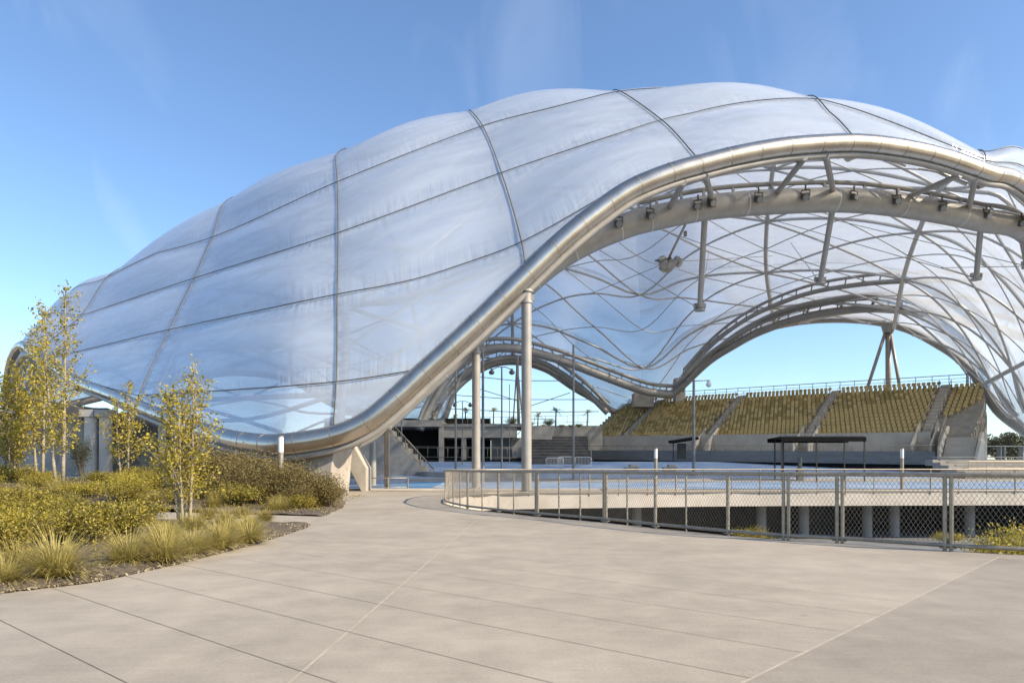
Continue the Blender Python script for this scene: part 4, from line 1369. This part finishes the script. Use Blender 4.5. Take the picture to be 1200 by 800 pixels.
for off in (1.3, 4.5):
    A_, B_ = bp(LEN + off, -3.2, -1.2), bp(LEN + off, .6, 1.6)
    mb.tube([A_ + Vector((0, 0, .9)), B_ + Vector((0, 0, .9))], .04, 6)
    for k in range(8):
        p = A_.lerp(B_, k / 7); mb.cyl(p - Vector((0, 0, .3)), .03, 1.2, 5)
part(mb, 'stair_rail', M['galv'], True, None, st, SO)

# seats
def seat_mb(mb, T):
    add = lambda vs, fs: mb.add([T @ Vector(p) for p in vs], fs)
    tint = random.random()
    def bx(c, s, tilt=0):
        m_ = MB(); m_.box((0, 0, 0), s); Rm = Matrix.Translation(c) @ Matrix.Rotation(tilt, 4, 'X')
        mb.add([T @ (Rm @ Vector(p)) for p in m_.v], m_.f, tint)
    bx((0, .30, .60), (.40, .05, .30), -.18)       # backrest
    bx((0, .33, .765), (.30, .06, .05), -.18)
    bx((0, .08, .40), (.40, .36, .05), .12)        # pan
    bx((0, .18, .2), (.06, .20, .36))


ang = math.atan2(n2_.y, n2_.x) - math.pi / 2
spots = []
for (s0, s1) in ((.1, 5.2), (6.9, 18.8), (20.5, 32.05), (33.75, 44.8)):
    nn = int((s1 - s0) / .54)
    for r in range(ROWS):
        if s1 < 6 and r < 0: continue
        for k in range(nn + 1):
            if r % 2 and k == nn: continue
            s_ = s0 + (s1 - s0) * (k + .5 * (r % 2)) / nn
            spots.append((bp(s_, r * TREAD + .25, r * RISE), ang))
for r in range(5, ROWS - 1):     # short wing past the last aisle
    nn = [0, 0, 0, 0, 0, 2, 3, 4, 5, 6, 6, 6, 5, 5, 4][r]
    for k in range(nn): spots.append((bp(LEN + .55 + k * .54, r * TREAD + .25, r * RISE), ang - .1 * k / 4))
camp = Vector((0, 0, EYE))
spots.sort(key=lambda q: (q[0] - camp).length)
single = MB(); seat_mb(single, Matrix.Identity(4))
sme = single.mesh('stadium_seat', M['seat'])
for i, (p, a_) in enumerate(spots[:300]):
    o = bpy.data.objects.new('stadium_seat', sme); COL.objects.link(o); o.location = p; o.rotation_euler = (0, 0, a_)
    tag(o, 'gold plastic stadium seat in the nearest rows of the right-hand sections of the grandstand', 'seat', 'gold seats at the right end of the grandstand')
mb = MB()
for p, a_ in spots[300:]:
    seat_mb(mb, Matrix.Translation(p) @ Matrix.Rotation(a_, 4, 'Z'))
o = mb.build('stadium_seats', M['seat']); tag(o, 'rows of gold plastic seats filling the farther sections of the grandstand', 'seats', kind='stuff')

# ------------------------------------------------------------------ black tent and booth
D = 58; c = Vector((gx(957, D), D, floor_z(D)))
t = empty('black_canopy', c); tag(t, 'black flat-roofed canopy on four thin posts in front of the seats', 'canopy tent')
hw = (gx(1008, D) - gx(906, D)) / 2 * .93; zt_ = at(957, 513, D).z - c.z
for x, y in ((-hw, -1.2), (hw, -1.2), (-hw + .5, 1.6), (hw - .3, 1.6), (-hw + 2.9, -1.2), (-hw + 1.0, 1.0)):
    mb = MB(); mb.box((x, y, zt_ / 2), (.095, .095, zt_)); mb.build('leg', M['black_metal'], t)
mb = MB(); mb.prism([(-hw - .1, -1.35, zt_ - .35), (-hw - .1, -1.35, zt_), (-hw + .4, 0, zt_ + .16), (-hw - .1, 1.75, zt_), (-hw - .1, 1.75, zt_ - .35), (-hw - .1, 1.7, zt_ - .35), (-hw - .1, 1.7, zt_ - .05), (-hw - .1, -1.3, zt_ - .05), (-hw - .1, -1.3, zt_ - .35)], (2 * hw + .2, 0, 0)); mb.build('roof', M['black_cloth'], t)
mb = MB(); mb.box((-hw + 2.1, .2, .55), (.5, .4, 1.1)); mb.cyl((-hw + 2.1, .2, 1.1), .18, .9, 8); mb.build('covered_stand', M['lamp_body'], t)
c = Vector((gx(803, 74), 74, 2.8)); t = empty('black_awning', c); tag(t, 'small black folded awning booth at the foot of the middle aisle', 'awning')
mb = MB(); mb.prism([(-1.6, -1, 1.45), (-1.6, -1, 1.2), (-1.6, 1, 1.35), (-1.6, 1, 1.6)], (2.8, 0, .45)); mb.build('roof', M['black_cloth'], t)
mb = MB(); mb.box((-.4, 0, .4), (.8, .8, 1.7)); mb.build('cabinet', M['black_metal'], t)
for x in (-1.3, .9):
    mb = MB(); mb.cyl((x, 0, -.6), .05, 2.0, 8); mb.build('leg', M['black_metal'], t, True)
# bundles in the dark gap below the stand
for px, lab in ((740, 'grey covered bundle under the panel band, left of the light column'), (785, 'low pale crate stack at the foot of the stand, right of the light column')):
    c = Vector((gx(px, 72), 72, floor_z(72))); t = empty('covered_bundle', c); tag(t, lab, 'bundle')
    mb = MB(); mb.box((0, 0, .25), (1.5, .8, .5)); round_mod(mb.build('lower_box', M['bench'], t), .06)
    mb = MB(); mb.box((.2, 0, .66), (.9, .7, .3)); round_mod(mb.build('upper_box', M['concrete_grey'], t), .06)
# right-hand low stands and tables behind the fence
c = Vector((gx(1178, 62), 62, .5)); t = empty('side_bleacher', c); tag(t, 'dark low benches on steps at the far right, below the trees', 'bleacher')
mb = MB(); mb2 = MB()
for r in range(5): mb.box((2, r * 1.2, r * .28 + .3), (12, 1.2, .6)); mb2.box((2, r * 1.2, r * .28 + .85), (11.5, .4, .08))
mb.build('tiers', M['concrete_grey'], t); mb2.build('benches', M['bench'], t)
mb = MB()
for k in range(16): mb.cyl((-4 + k * .8, -1.0, 0), .03, 1.5, 5)
mb.tube([(-4, -1, 1.5), (8, -1, 1.5)], .04, 6); mb.tube([(-4, -1, .9), (8, -1, .9)], .03, 6); mb.build('front_rail', M['galv'], t)
for k, px in enumerate((1160, 1186)):
    c = Vector((gx(px, 74), 74, 2.0)); t = empty('picnic_table', c); tag(t, ('pale table near the curved end of the stand', 'pale table at the right edge, below the trees')[k], 'table')
    mb = MB(); mb.box((0, 0, 1.75), (2.4, .9, .08)); mb.build('top', M['fascia'], t)
    for x in (-1, 1):
        mb = MB(); mb.box((x, 0, .87), (.1, .7, 1.7)); mb.build('leg', M['concrete_grey'], t)
# ================================================================== PLANTING
bed_edge = [(-9.5, 2.5), (-7.2, 6.2), (-6.07, 8.1), (-5.45, 8.9), (-5.2, 10.4), (-5.0, 13.3), (-5.08, 16.6), (-5.3, 17.9)]
bed_edge2 = [(-5.75, 20.6), (-5.95, 22.5), (-6.25, 25), (-6.9, 28), (-8.2, 33), (-8.9, 37)]


def mound(x, y):
    a = max(0.0, min(1.0, (-x - 6.0) / 9)); b = max(0.0, min(1.0, (y - 10) / 22))
    return .85 * (a * a * (3 - 2 * a)) * (b * b * (3 - 2 * b)) + .05 * math.sin(x * 1.3) * math.sin(y * .9) * a


def bed(name, edge):
    es = sp2(edge, 8); n = len(es); m = 40
    mb = MB(); vs = []
    for (x, y) in es:
        for j in range(m):
            t = j / (m - 1); xx = x - 46 * t ** 1.6
            vs.append((xx, y, .012 + min(.06, .3 * t * 46 * .03 * 10) * min(1, t * 20) + mound(xx, y) + .02 * math.sin(xx * 5 + y * 3) * min(1, t * 30)))
    mb.add(vs, [(i * m + j + 1, i * m + j, (i + 1) * m + j, (i + 1) * m + j + 1) for i in range(n - 1) for j in range(m - 1)])
    return tag(mb.build(name, M['soil'], None, True), kind='structure')


bed('planting_bed', bed_edge); bed('planting_bed', bed_edge2)
mb = MB(); mb.add([(-5.3, 17.9, .008), (-5.75, 20.6, .008), (-20, 21.2, .4), (-20, 18.4, .4)], [(0, 1, 2, 3)])
tag(mb.build('side_path', M['plaza']), kind='structure')
mb = MB()
e_ = sp2(bed_edge2, 6)
mbk = MB()
gz = lambda x, y: mound(x, y) + .05 if x < -5.0 else 0.0


def grass_mesh(name, n, h, spread, m, wdt=.008, seed=0, droop=.6):
    """a fountain of fine blades: green at the crown, straw towards the tips"""
    r = random.Random(seed); mb = MB()
    for _ in range(n):
        an = r.uniform(0, 6.283); rad = spread * .13 * math.sqrt(r.random())
        x, y = rad * math.cos(an), rad * math.sin(an)
        an2 = an + r.gauss(0, .35); th = r.uniform(.03, 1.0) ** .75 * 1.28; L = h * r.uniform(.6, 1.12)
        dr = r.uniform(.15, .55) * droop; w_ = wdt * r.uniform(.7, 1.3); base = r.uniform(-.12, .12)
        dx, dy = math.cos(an2), math.sin(an2); sx, sy = -dy * w_, dx * w_
        vs = []; tt = []
        for k in range(5):
            t = k / 4; a_ = th + dr * t * t
            px, py = x + dx * L * t * math.sin(a_), y + dy * L * t * math.sin(a_)
            pz = max(.01, L * t * math.cos(a_) + .02); ww = 1 - t * .85
            vs += [(px - sx * ww, py - sy * ww, pz), (px + sx * ww, py + sy * ww, pz)]
            tt += [min(1, max(0, .12 + base + .95 * t))] * 2
        mb.add(vs, [(2 * k, 2 * k + 1, 2 * k + 3, 2 * k + 2) for k in range(4)])
        mb.t[-10:] = tt
    return mb.mesh(name, m)


GM = [grass_mesh('grass_tuft', 800, .56, .8, M['blade'], .0048, 11 + i, .8) for i in range(3)] + [grass_mesh('grass_tuft', 640, .46, .7, M['blade_green'], .0055, 31 + i, .8) for i in range(2)]


def tuft(x, y, s, k, label, group=None, name='grass_tuft'):
    o = bpy.data.objects.new(name, GM[k]); COL.objects.link(o)
    o.location = (x, y, gz(x, y) - .03); o.scale = (s, s, s * random.uniform(.9, 1.1)); o.rotation_euler = (0, 0, random.uniform(0, 6.28))
    return tag(o, label, 'ornamental grass', group)


special = [(66, 677, 1.25, 0, 'biggest straw-coloured grass tuft, nearest the front edge of the bed'), (150, 660, 1.1, 1, 'bushy straw-green tuft just right of the biggest tuft in the front row'),
           (192, 657, 1.15, 2, 'full straw tuft in the middle of the front row by the paving'), (226, 648, 1.05, 0, 'straw tuft in the front row, left of the forked birch foot'),
           (258, 642, 1.05, 1, 'straw tuft in the front row, just right of the forked birch foot'), (292, 635, 1.1, 2, 'last straw tuft of the front row, near the bare corner of the bed'),
           (310, 611, 1.0, 3, 'dark green tuft alone beside the side path'), (345, 590, 1.1, 4, 'tuft at the middle of the row below the russet hedge'), (383, 592, 1.15, 0, 'straw tuft at the right end of the row below the russet hedge'),
           (325, 586, 1.2, 1, 'straw tuft at the left end of the row below the russet hedge'), (365, 594, 1.1, 3, 'green tuft between two straw tufts below the russet hedge'), (243, 607, 1.1, 3, 'dark tuft behind the forked birch'),
           (283, 606, 1.05, 4, 'green tuft between the forked birch and the side path')]
for px, py, s_, k, lab in special:
    D = EYE * FOC / (py - HOR) ; D *= (1 - gz(gx(px, D), D) / EYE * .9)
    tuft(gx(px, D), D, s_, k, lab)
rr = random.Random(5)
fill = []
while len(fill) < 74:
    y = rr.uniform(8.3, 30); x = -5.5 - rr.random() ** 1.6 * (7 + y * .35)
    ex = float(np.interp(y, [p[1] for p in bed_edge] + [p[1] for p in bed_edge2], [p[0] for p in bed_edge] + [p[0] for p in bed_edge2]))
    if x > ex - .55 or 17.2 < y < 21.2 and x > -12: continue
    if x < -5 - y * .75: continue
    if any((x - a) ** 2 + (y - b) ** 2 < .5 for a, b, _ in fill): continue
    fill.append((x, y, rr.uniform(.75, 1.25)))
for x, y, s_ in fill:
    tuft(x, y, s_, rr.choice([0, 1, 2, 3, 4]), 'ornamental grass tuft among the low planting of the bed', 'grass tufts among the low planting')


def leaf_ball(mb, c, r, n, ls, rs, squash=.8, hollow=.35):
    for _ in range(n):
        d = Vector((rs.gauss(0, 1), rs.gauss(0, 1), rs.gauss(0, 1))).normalized()
        k = hollow + (1 - hollow) * rs.random() ** .5
        p = Vector(c) + Vector((d.x * r * k, d.y * r * k, d.z * r * squash * k))
        leaf(mb, p, ls * rs.uniform(.6, 1.3), rs)


def leaf(mb, p, s, rs, slim=.45):
    a = Vector((rs.gauss(0, 1), rs.gauss(0, 1), rs.gauss(0, .8))).normalized()
    b = a.orthogonal().normalized(); q = rs.uniform(0, 6.28); b = (b * math.cos(q) + a.cross(b) * math.sin(q))
    mb.add([p - a * s * .5, p + b * s * slim * .5, p + a * s * .5, p - b * s * slim * .5], [(0, 1, 2, 3)], rs.random())


def shrub_mesh(seed, w_, h, n, ls, m, twigs=14, slim=.45):
    r = random.Random(seed); mb = MB(); tw = MB()
    for i in range(twigs):
        an = r.uniform(0, 6.28); ln = r.uniform(.5, 1.0); tip = Vector((math.cos(an) * w_ * .5 * ln, math.sin(an) * w_ * .5 * ln, h * r.uniform(.55, 1.0) * (1.12 - .35 * ln)))
        mid_ = tip * .5 + Vector((r.gauss(0, .05), r.gauss(0, .05), h * .12))
        tw.tube([(0, 0, 0), mid_, tip], [.018, .012, .005], 4, False)
        for k in range(n // twigs):
            t = r.uniform(.25, 1.08) ** .8
            p = mid_.lerp(tip, (t - .5) * 2) if t > .5 else Vector((0, 0, 0)).lerp(mid_, t * 2)
            p = p + Vector((r.gauss(0, w_ * .10), r.gauss(0, w_ * .10), r.gauss(0, h * .09)))
            if p.z < .02: p.z = .02 + r.random() * .1
            leaf(mb, p, ls * r.uniform(.6, 1.35), r, slim)
    return mb.mesh('foliage', m), tw.mesh('twigs', M['bark_dark'])


SH = {'brown': [shrub_mesh(50 + i, 2.2, 1.7, 5200, .08, M['leaf_brown'], 26) for i in range(2)],
      'olive': [shrub_mesh(60 + i, 1.5, .75, 4200, .055, M['leaf_green'], 24) for i in range(2)],
      'gold': [shrub_mesh(70 + i, 1.3, .62, 3800, .05, M['leaf_gold'], 22) for i in range(2)],
      'dark': [shrub_mesh(80, 1.5, 3.2, 3200, .10, M['leaf_dark'], 30)]}


def shrub(kind, x, y, s_, label, group, rs=random.Random(9), z=None, name=None, sz=1):
    t = empty(name or {'brown': 'russet_shrub', 'olive': 'low_shrub', 'gold': 'golden_shrub', 'dark': 'evergreen_shrub'}[kind], (x, y, (gz(x, y) - .03) if z is None else z), rs.uniform(0, 6.28))
    tag(t, label, 'shrub', group); t.scale = (s_, s_, s_ * sz)
    f_, w_ = rs.choice(SH[kind])
    for nm, me in (('foliage', f_), ('twigs', w_)):
        o = bpy.data.objects.new(nm, me); COL.objects.link(o); o.parent = t
    return t


for px, D, s_ in ((218, 27, .95), (240, 25.5, .98), (262, 26.5, 1.05), (284, 25, 1.0), (303, 26.5, 1.02), (318, 24.3, .92), (338, 25.2, .95), (356, 24.4, .88), (372, 25, .80), (386, 24.6, .62), (262, 24, .62), (300, 23.6, .66), (345, 23.4, .6), (208, 29, .9), (290, 28, 1.1), (330, 28, 1.0)):
    shrub('brown', gx(px, D), D, s_, 'russet-green shrub in the clipped hedge below the front beam', 'shrubs of the russet hedge')
rs = random.Random(21)
done = []
while len(done) < 46:
    y = rs.uniform(9.5, 30); x = -6.4 - rs.random() ** .8 * (y * .55)
    if x > -5.4 - (y - 9) * .09 - (1.6 if y < 14 else .6) or 17 < y < 21.6 and x > -11: continue
    if x < -4 - y * .72 or any((x - a) ** 2 + (y - b) ** 2 < .7 for a, b in done): continue
    done.append((x, y))
    kd = rs.choice(['olive', 'olive', 'gold'])
    shrub(kd, x, y, rs.uniform(.7, 1.25), {'olive': 'low olive-green shrub in the left planting bed', 'gold': 'low yellow-green shrub in the left planting bed'}[kd], {'olive': 'low olive shrubs of the left bed', 'gold': 'low yellow-green shrubs of the left bed'}[kd], rs)
shrub('dark', gx(95, 50), 50, 1.05, 'narrow dark evergreen in front of the leaning wall, between two birches', None, z=.75)
shrub('dark', gx(12, 52), 52, 1.2, 'dark evergreen at the left edge behind the first birch', None, z=.75)
# mulch chips and fallen leaves, too many to count
mb = MB(); rs = random.Random(3)
for _ in range(5200):
    y = 8.0 + 22 * rs.random() ** 1.7
    ex = float(np.interp(y, [p[1] for p in bed_edge] + [p[1] for p in bed_edge2], [p[0] for p in bed_edge] + [p[0] for p in bed_edge2]))
    if 17.5 < y < 21: continue
    x = ex + .06 - 3.2 * rs.random() ** 2
    leaf(mb, Vector((x, y, max(gz(x, y), .0) * min(1, (ex - x) * 3 if ex > x else 0) + .022)), rs.uniform(.03, .075), rs, .5)
M['chip'] = mat('straw_litter', (.07, .055, .035), (.34, .28, .17), .9, scale=2, use_tint=True)
tag(mb.build('leaf_litter', M['chip']), 'straw-coloured litter and bark chips along the edge of the bed', 'litter', kind='stuff')
# low ground cover
mb = MB(); rs = random.Random(13)
for _ in range(900):
    y = 9 + 24 * rs.random(); x = -6.3 - rs.random() * (y * .62)
    if x > -5.6 - (y - 9) * .06 or 17 < y < 21.4 and x > -10: continue
    for k in range(14):
        p = Vector((x + rs.gauss(0, .14), y + rs.gauss(0, .14), gz(x, y) + abs(rs.gauss(.05, .07))))
        leaf(mb, p, rs.uniform(.05, .1), rs)
tag(mb.build('ground_cover', M['leaf_green']), 'low olive ground cover between the tufts and shrubs', 'ground cover', kind='stuff')

# ------------------------------------------------------------------ young multi-stem trees
def young_tree(px, D, py_top, stems, label, seed, w_, dens, ls=.11, z=None, upright=.75):
    r = random.Random(seed); x = gx(px, D); b = Vector((x, D, gz(x, D) - .05 if z is None else z))
    H = at(px, py_top, D).z - b.z
    t = empty('young_tree', b); tag(t, label, 'tree')
    tr = MB(); lv = MB(); br = MB()
    for s_ in range(stems):
        an = s_ * 6.283 / stems + r.uniform(-.4, .4); lean = (r.uniform(.03, .09) if stems > 1 else 0) * H
        hs = H * (1 if s_ == 0 else r.uniform(.70, .93))
        base = Vector((math.cos(an) * .12, math.sin(an) * .12, 0)) if stems > 1 else Vector((0, 0, 0))
        if s_ == 0: lean *= .3
        pts = []
        for k in range(9):
            f_ = k / 8
            pts.append(base + Vector((math.cos(an) * lean * f_ ** .8 + r.gauss(0, .02) * H * .12 * f_, math.sin(an) * lean * f_ ** .8 + r.gauss(0, .02) * H * .12 * f_, hs * f_)))
        r0 = .0085 * hs + .010
        tr.tube(pts, [r0 * (1 - .88 * k / 8) for k in range(9)], 7)
        nb = int(hs * 5.2)
        for q in range(nb):
            f_ = .16 + .82 * (q + r.random()) / nb
            i = min(int(f_ * 8), 7); p0 = pts[i].lerp(pts[i + 1], f_ * 8 - i)
            a2 = q * 2.4 + r.uniform(-.5, .5)
            L = w_ * (1.05 - .8 * f_) * r.uniform(.55, 1.2) * (.55 + min(1, f_ * 2.2) * .45)
            el = r.uniform(.7, 1.15) * upright
            d = Vector((math.cos(a2) * math.cos(el), math.sin(a2) * math.cos(el), math.sin(el)))
            p1 = p0 + d * L * .55 + Vector((0, 0, .02)); p2 = p1 + (d + Vector((0, 0, .35))).normalized() * L * .5
            br.tube([p0, p1, p2], [.012 + .003 * L, .008, .003], 4, False)
            nl = int(dens * L * 30)
            for _ in range(nl):
                tt = r.uniform(.15, 1.05)
                p = p0.lerp(p1, tt * 2) if tt < .5 else p1.lerp(p2, (tt - .5) * 2)
                leaf(lv, p + Vector((r.gauss(0, .07), r.gauss(0, .07), r.gauss(0, .07))) * (1 + L * .3), ls * r.uniform(.55, 1.25), r, .62)
        for _ in range(int(16 * dens)):
            leaf(lv, pts[-1] + Vector((r.gauss(0, .05), r.gauss(0, .05), r.gauss(-.12, .15))), ls * r.uniform(.5, 1), r, .62)
    tr.build('trunk', M['bark'], t, True); br.build('branches', M['bark'], t); lv.build('crown', M['leaf_gold'], t)
    return t


young_tree(70, 27, 333, 2, 'tallest slender young tree with golden leaves, left of the canopy beam', 101, 1.6, 1.5, .125)
young_tree(14, 29, 428, 4, 'dense golden young tree cut by the left edge of the picture', 102, 1.9, 1.7, .13)
young_tree(146, 30, 452, 2, 'smaller golden young tree with two stems, middle of the three in front of the beam', 103, 1.8, 1.9, .11)
young_tree(216, 16.6, 428, 6, 'forked young tree with several pale stems, nearest the paving', 104, 1.5, 2.3, .08, upright=.9)
young_tree(46, 30, 362, 2, 'second tallest slender golden tree, just left of the tallest one', 105, 1.5, 1.3, .125)

# ------------------------------------------------------------------ plants on the far roof edge, palms
rs = random.Random(77)
for k in range(15):
    px = 520 + k * 11.4 + rs.uniform(-2, 2); D = 96 + rs.uniform(-1.5, 1)
    shrub(rs.choice(['olive', 'gold', 'brown']), gx(px, D), D, rs.uniform(.5, .95), 'small shrub growing along the planted roof edge behind the arena', 'shrubs on the far roof edge', rs, z=at(px, 500, D).z - .1)


def palm(px, D, pyb, pyt, label, seed, s_=1.0):
    r = random.Random(seed); b = at(px, pyb, D); h = at(px, pyt, D).z - b.z
    t = empty('palm_tree', b); tag(t, label, 'palm')
    mb = MB(); mb.tube([(0, 0, -1), (.05, 0, h * .5), (.1, 0, h)], [.16, .12, .10], 8); mb.build('trunk', M['bark_dark'], t, True)
    mb = MB()
    for k in range(22):
        an = k * 2.4; up = r.uniform(-.5, 1.2); L = r.uniform(.9, 1.5) * s_
        prev = Vector((.1, 0, h)); dv = Vector((math.cos(an) * math.cos(up), math.sin(an) * math.cos(up), math.sin(up)))
        sd_ = dv.cross(Vector((0, 0, 1))).normalized()
        pts = [prev + dv * L * q_ / 4 - Vector((0, 0, .55 * L * (q_ / 4) ** 2)) for q_ in range(5)]
        for q_ in range(4):
            for sg in (-1, 1):
                for m_ in range(2):
                    p = pts[q_].lerp(pts[q_ + 1], m_ / 2); e = p + sd_ * sg * L * .3 * (1 - q_ / 5) + dv * L * .12 - Vector((0, 0, .12))
                    mb.add([p, p + dv * .07, e], [(0, 1, 2)])
    mb.build('fronds', M['leaf_green'], t)


for px, D, pb, pt, lab, s_ in ((545, 115, 499, 482, 'fuller palm just left of the left round column', 1.25), (578, 118, 499, 480, 'thin palm seen between the two round columns, left of the braced mast', 1.0), (651, 112, 499, 481, 'round-headed palm right of the tall round column', 1.15),
                               (688, 125, 496, 483, 'small palm beyond the left end of the gold seats', .9), (630, 125, 499, 487, 'low palm close behind the tall round column', 1.0), (532, 122, 499, 488, 'small palm at the left end of the roof edge', .8)):
    palm(px, D, pb, pt, lab, px, s_)

# ------------------------------------------------------------------ trees far right and horizon scrub
def round_tree(px, D, pyt, w_, label, seed, zb_=0.0, n=3000):
    r = random.Random(seed); b = Vector((gx(px, D), D, zb_)); h = at(px, pyt, D).z - zb_
    t = empty('round_tree', b); tag(t, label, 'tree', 'trees beyond the right end of the stand')
    mb = MB(); mb.tube([(0, 0, 0), (.1, 0, h * .3), (.2, .1, h * .75)], [.35, .25, .08], 8)
    blobs = []
    for k in range(9):
        an = k * 2.4; c = Vector((math.cos(an) * w_ * .32 * r.uniform(.5, 1.2), math.sin(an) * w_ * .32, h * r.uniform(.40, .80)))
        blobs.append(c); mb.tube([(.1, 0, h * .3), c], [.12, .04], 5, False)
    mb.build('trunk', M['bark_dark'], t, True)
    lv = MB()
    for c in blobs: leaf_ball(lv, c, w_ * .26 * r.uniform(.7, 1.2), n // 9, .42, r, .75, .3)
    lv.build('crown', M['leaf_dark'], t)


for px, D, pt, w_, lab in ((1168, 135, 499, 7, 'rounded dark tree just right of the curved end of the stand'), (1181, 128, 493, 8, 'tallest dark tree at the right, under the descending arch'), (1198, 120, 503, 7, 'dark tree at the right edge behind the arch foot'), (1218, 130, 496, 8, 'dark tree cut by the right edge')):
    round_tree(px, D, pt, w_, lab, px)
shrub('gold', gx(1192, 21), 21, 1.9, 'bright yellow-green bush in the sunken ramp at the right edge, behind the chain-link', None, z=-2.2, sz=1.5)
shrub('gold', gx(1216, 22), 22, 2.2, 'yellow-green bush beside the ramp, cut by the right edge', None, z=-2.2, sz=1.5)
shrub('gold', gx(1110, 39), 39, 1.2, 'small yellow-green bush at the foot of a ramp column', None, z=-2.9)
shrub('olive', gx(880, 38), 38, 1.5, 'dull yellow bush in the shade of the sunken ramp, left of the columns', None, z=-2.9)
shrub('gold', gx(700, 36), 36, 1.6, 'shaded yellow-green bush under the fascia beam near the fence nose', None, z=-2.9)
# ================================================================== LIGHT, SKY, CAMERA
EL, AZ = R(34), R(115)
sd = Vector((math.cos(EL) * math.sin(AZ), math.cos(EL) * math.cos(AZ), math.sin(EL)))
sun = bpy.data.lights.new('sun', 'SUN')
sun.energy = 4.6; sun.angle = R(.53); sun.color = (1.0, .86, .66)
so = bpy.data.objects.new('sun', sun); COL.objects.link(so)
so.rotation_euler = sd.to_track_quat('Z', 'Y').to_euler()
so.location = (60, -30, 60)
w = bpy.data.worlds.new('World'); scene.world = w; w.use_nodes = True
nt = w.node_tree; nt.nodes.clear()
sky = nt.nodes.new('ShaderNodeTexSky'); sky.sky_type = 'NISHITA'; sky.sun_disc = False
sky.sun_elevation = EL; sky.sun_rotation = AZ; sky.altitude = 900; sky.air_density = 1.0; sky.dust_density = 1.4; sky.ozone_density = 3.2
bg = nt.nodes.new('ShaderNodeBackground'); bg.inputs['Strength'].default_value = 0.15
wo = nt.nodes.new('ShaderNodeOutputWorld')
hs = nt.nodes.new('ShaderNodeHueSaturation'); hs.inputs['Saturation'].default_value = 1.02
nt.links.new(sky.outputs[0], hs.inputs['Color']); 
# a trace of thin high cirrus
L = nt.links.new
tc = nt.nodes.new('ShaderNodeTexCoord'); mp = nt.nodes.new('ShaderNodeMapping'); mp.inputs['Scale'].default_value = (5, 2.2, 1.6); mp.inputs['Rotation'].default_value = (.1, .35, .2)
nz = nt.nodes.new('ShaderNodeTexNoise'); nz.inputs['Scale'].default_value = 1.6; nz.inputs['Detail'].default_value = 7; nz.inputs['Distortion'].default_value = .9
mr = nt.nodes.new('ShaderNodeMapRange'); mr.inputs['From Min'].default_value = .55; mr.inputs['From Max'].default_value = .85; mr.inputs['To Max'].default_value = .08
mx = nt.nodes.new('ShaderNodeMix'); mx.data_type = 'RGBA'; mx.inputs[7].default_value = (6.5, 6.8, 7.2, 1)
L(tc.outputs['Generated'], mp.inputs['Vector']); L(mp.outputs[0], nz.inputs['Vector']); L(nz.outputs['Fac'], mr.inputs['Value']); L(mr.outputs[0], mx.inputs[0])
tn = nt.nodes.new('ShaderNodeMix'); tn.data_type = 'RGBA'; tn.blend_type = 'MULTIPLY'; tn.inputs[0].default_value = 1; tn.inputs[7].default_value = (.97, .995, 1.0, 1)
L(hs.outputs[0], tn.inputs[6]); L(tn.outputs[2], mx.inputs[6]); L(mx.outputs[2], bg.inputs[0]); nt.links.new(bg.outputs[0], wo.inputs[0])
cam = bpy.data.cameras.new('camera')
cam.sensor_fit = 'HORIZONTAL'; cam.sensor_width = 36; cam.lens = 24
cam.shift_y = (HOR - 400) / 1200
cam.clip_start = .1; cam.clip_end = 30000
co = bpy.data.objects.new('camera', cam); COL.objects.link(co)
co.location = (0, 0, EYE); co.rotation_euler = (R(90), 0, 0)
scene.camera = co
scene.view_settings.view_transform = 'Standard'
scene.view_settings.look = 'None'
scene.view_settings.exposure = 0.76
scene.view_settings.gamma = 1
c = scene.cycles
c.use_denoising = True
c.max_bounces = 10; c.diffuse_bounces = 4; c.glossy_bounces = 4; c.transmission_bounces = 8; c.transparent_max_bounces = 32
c.caustics_reflective = False; c.caustics_refractive = False
c.sample_clamp_indirect = 6
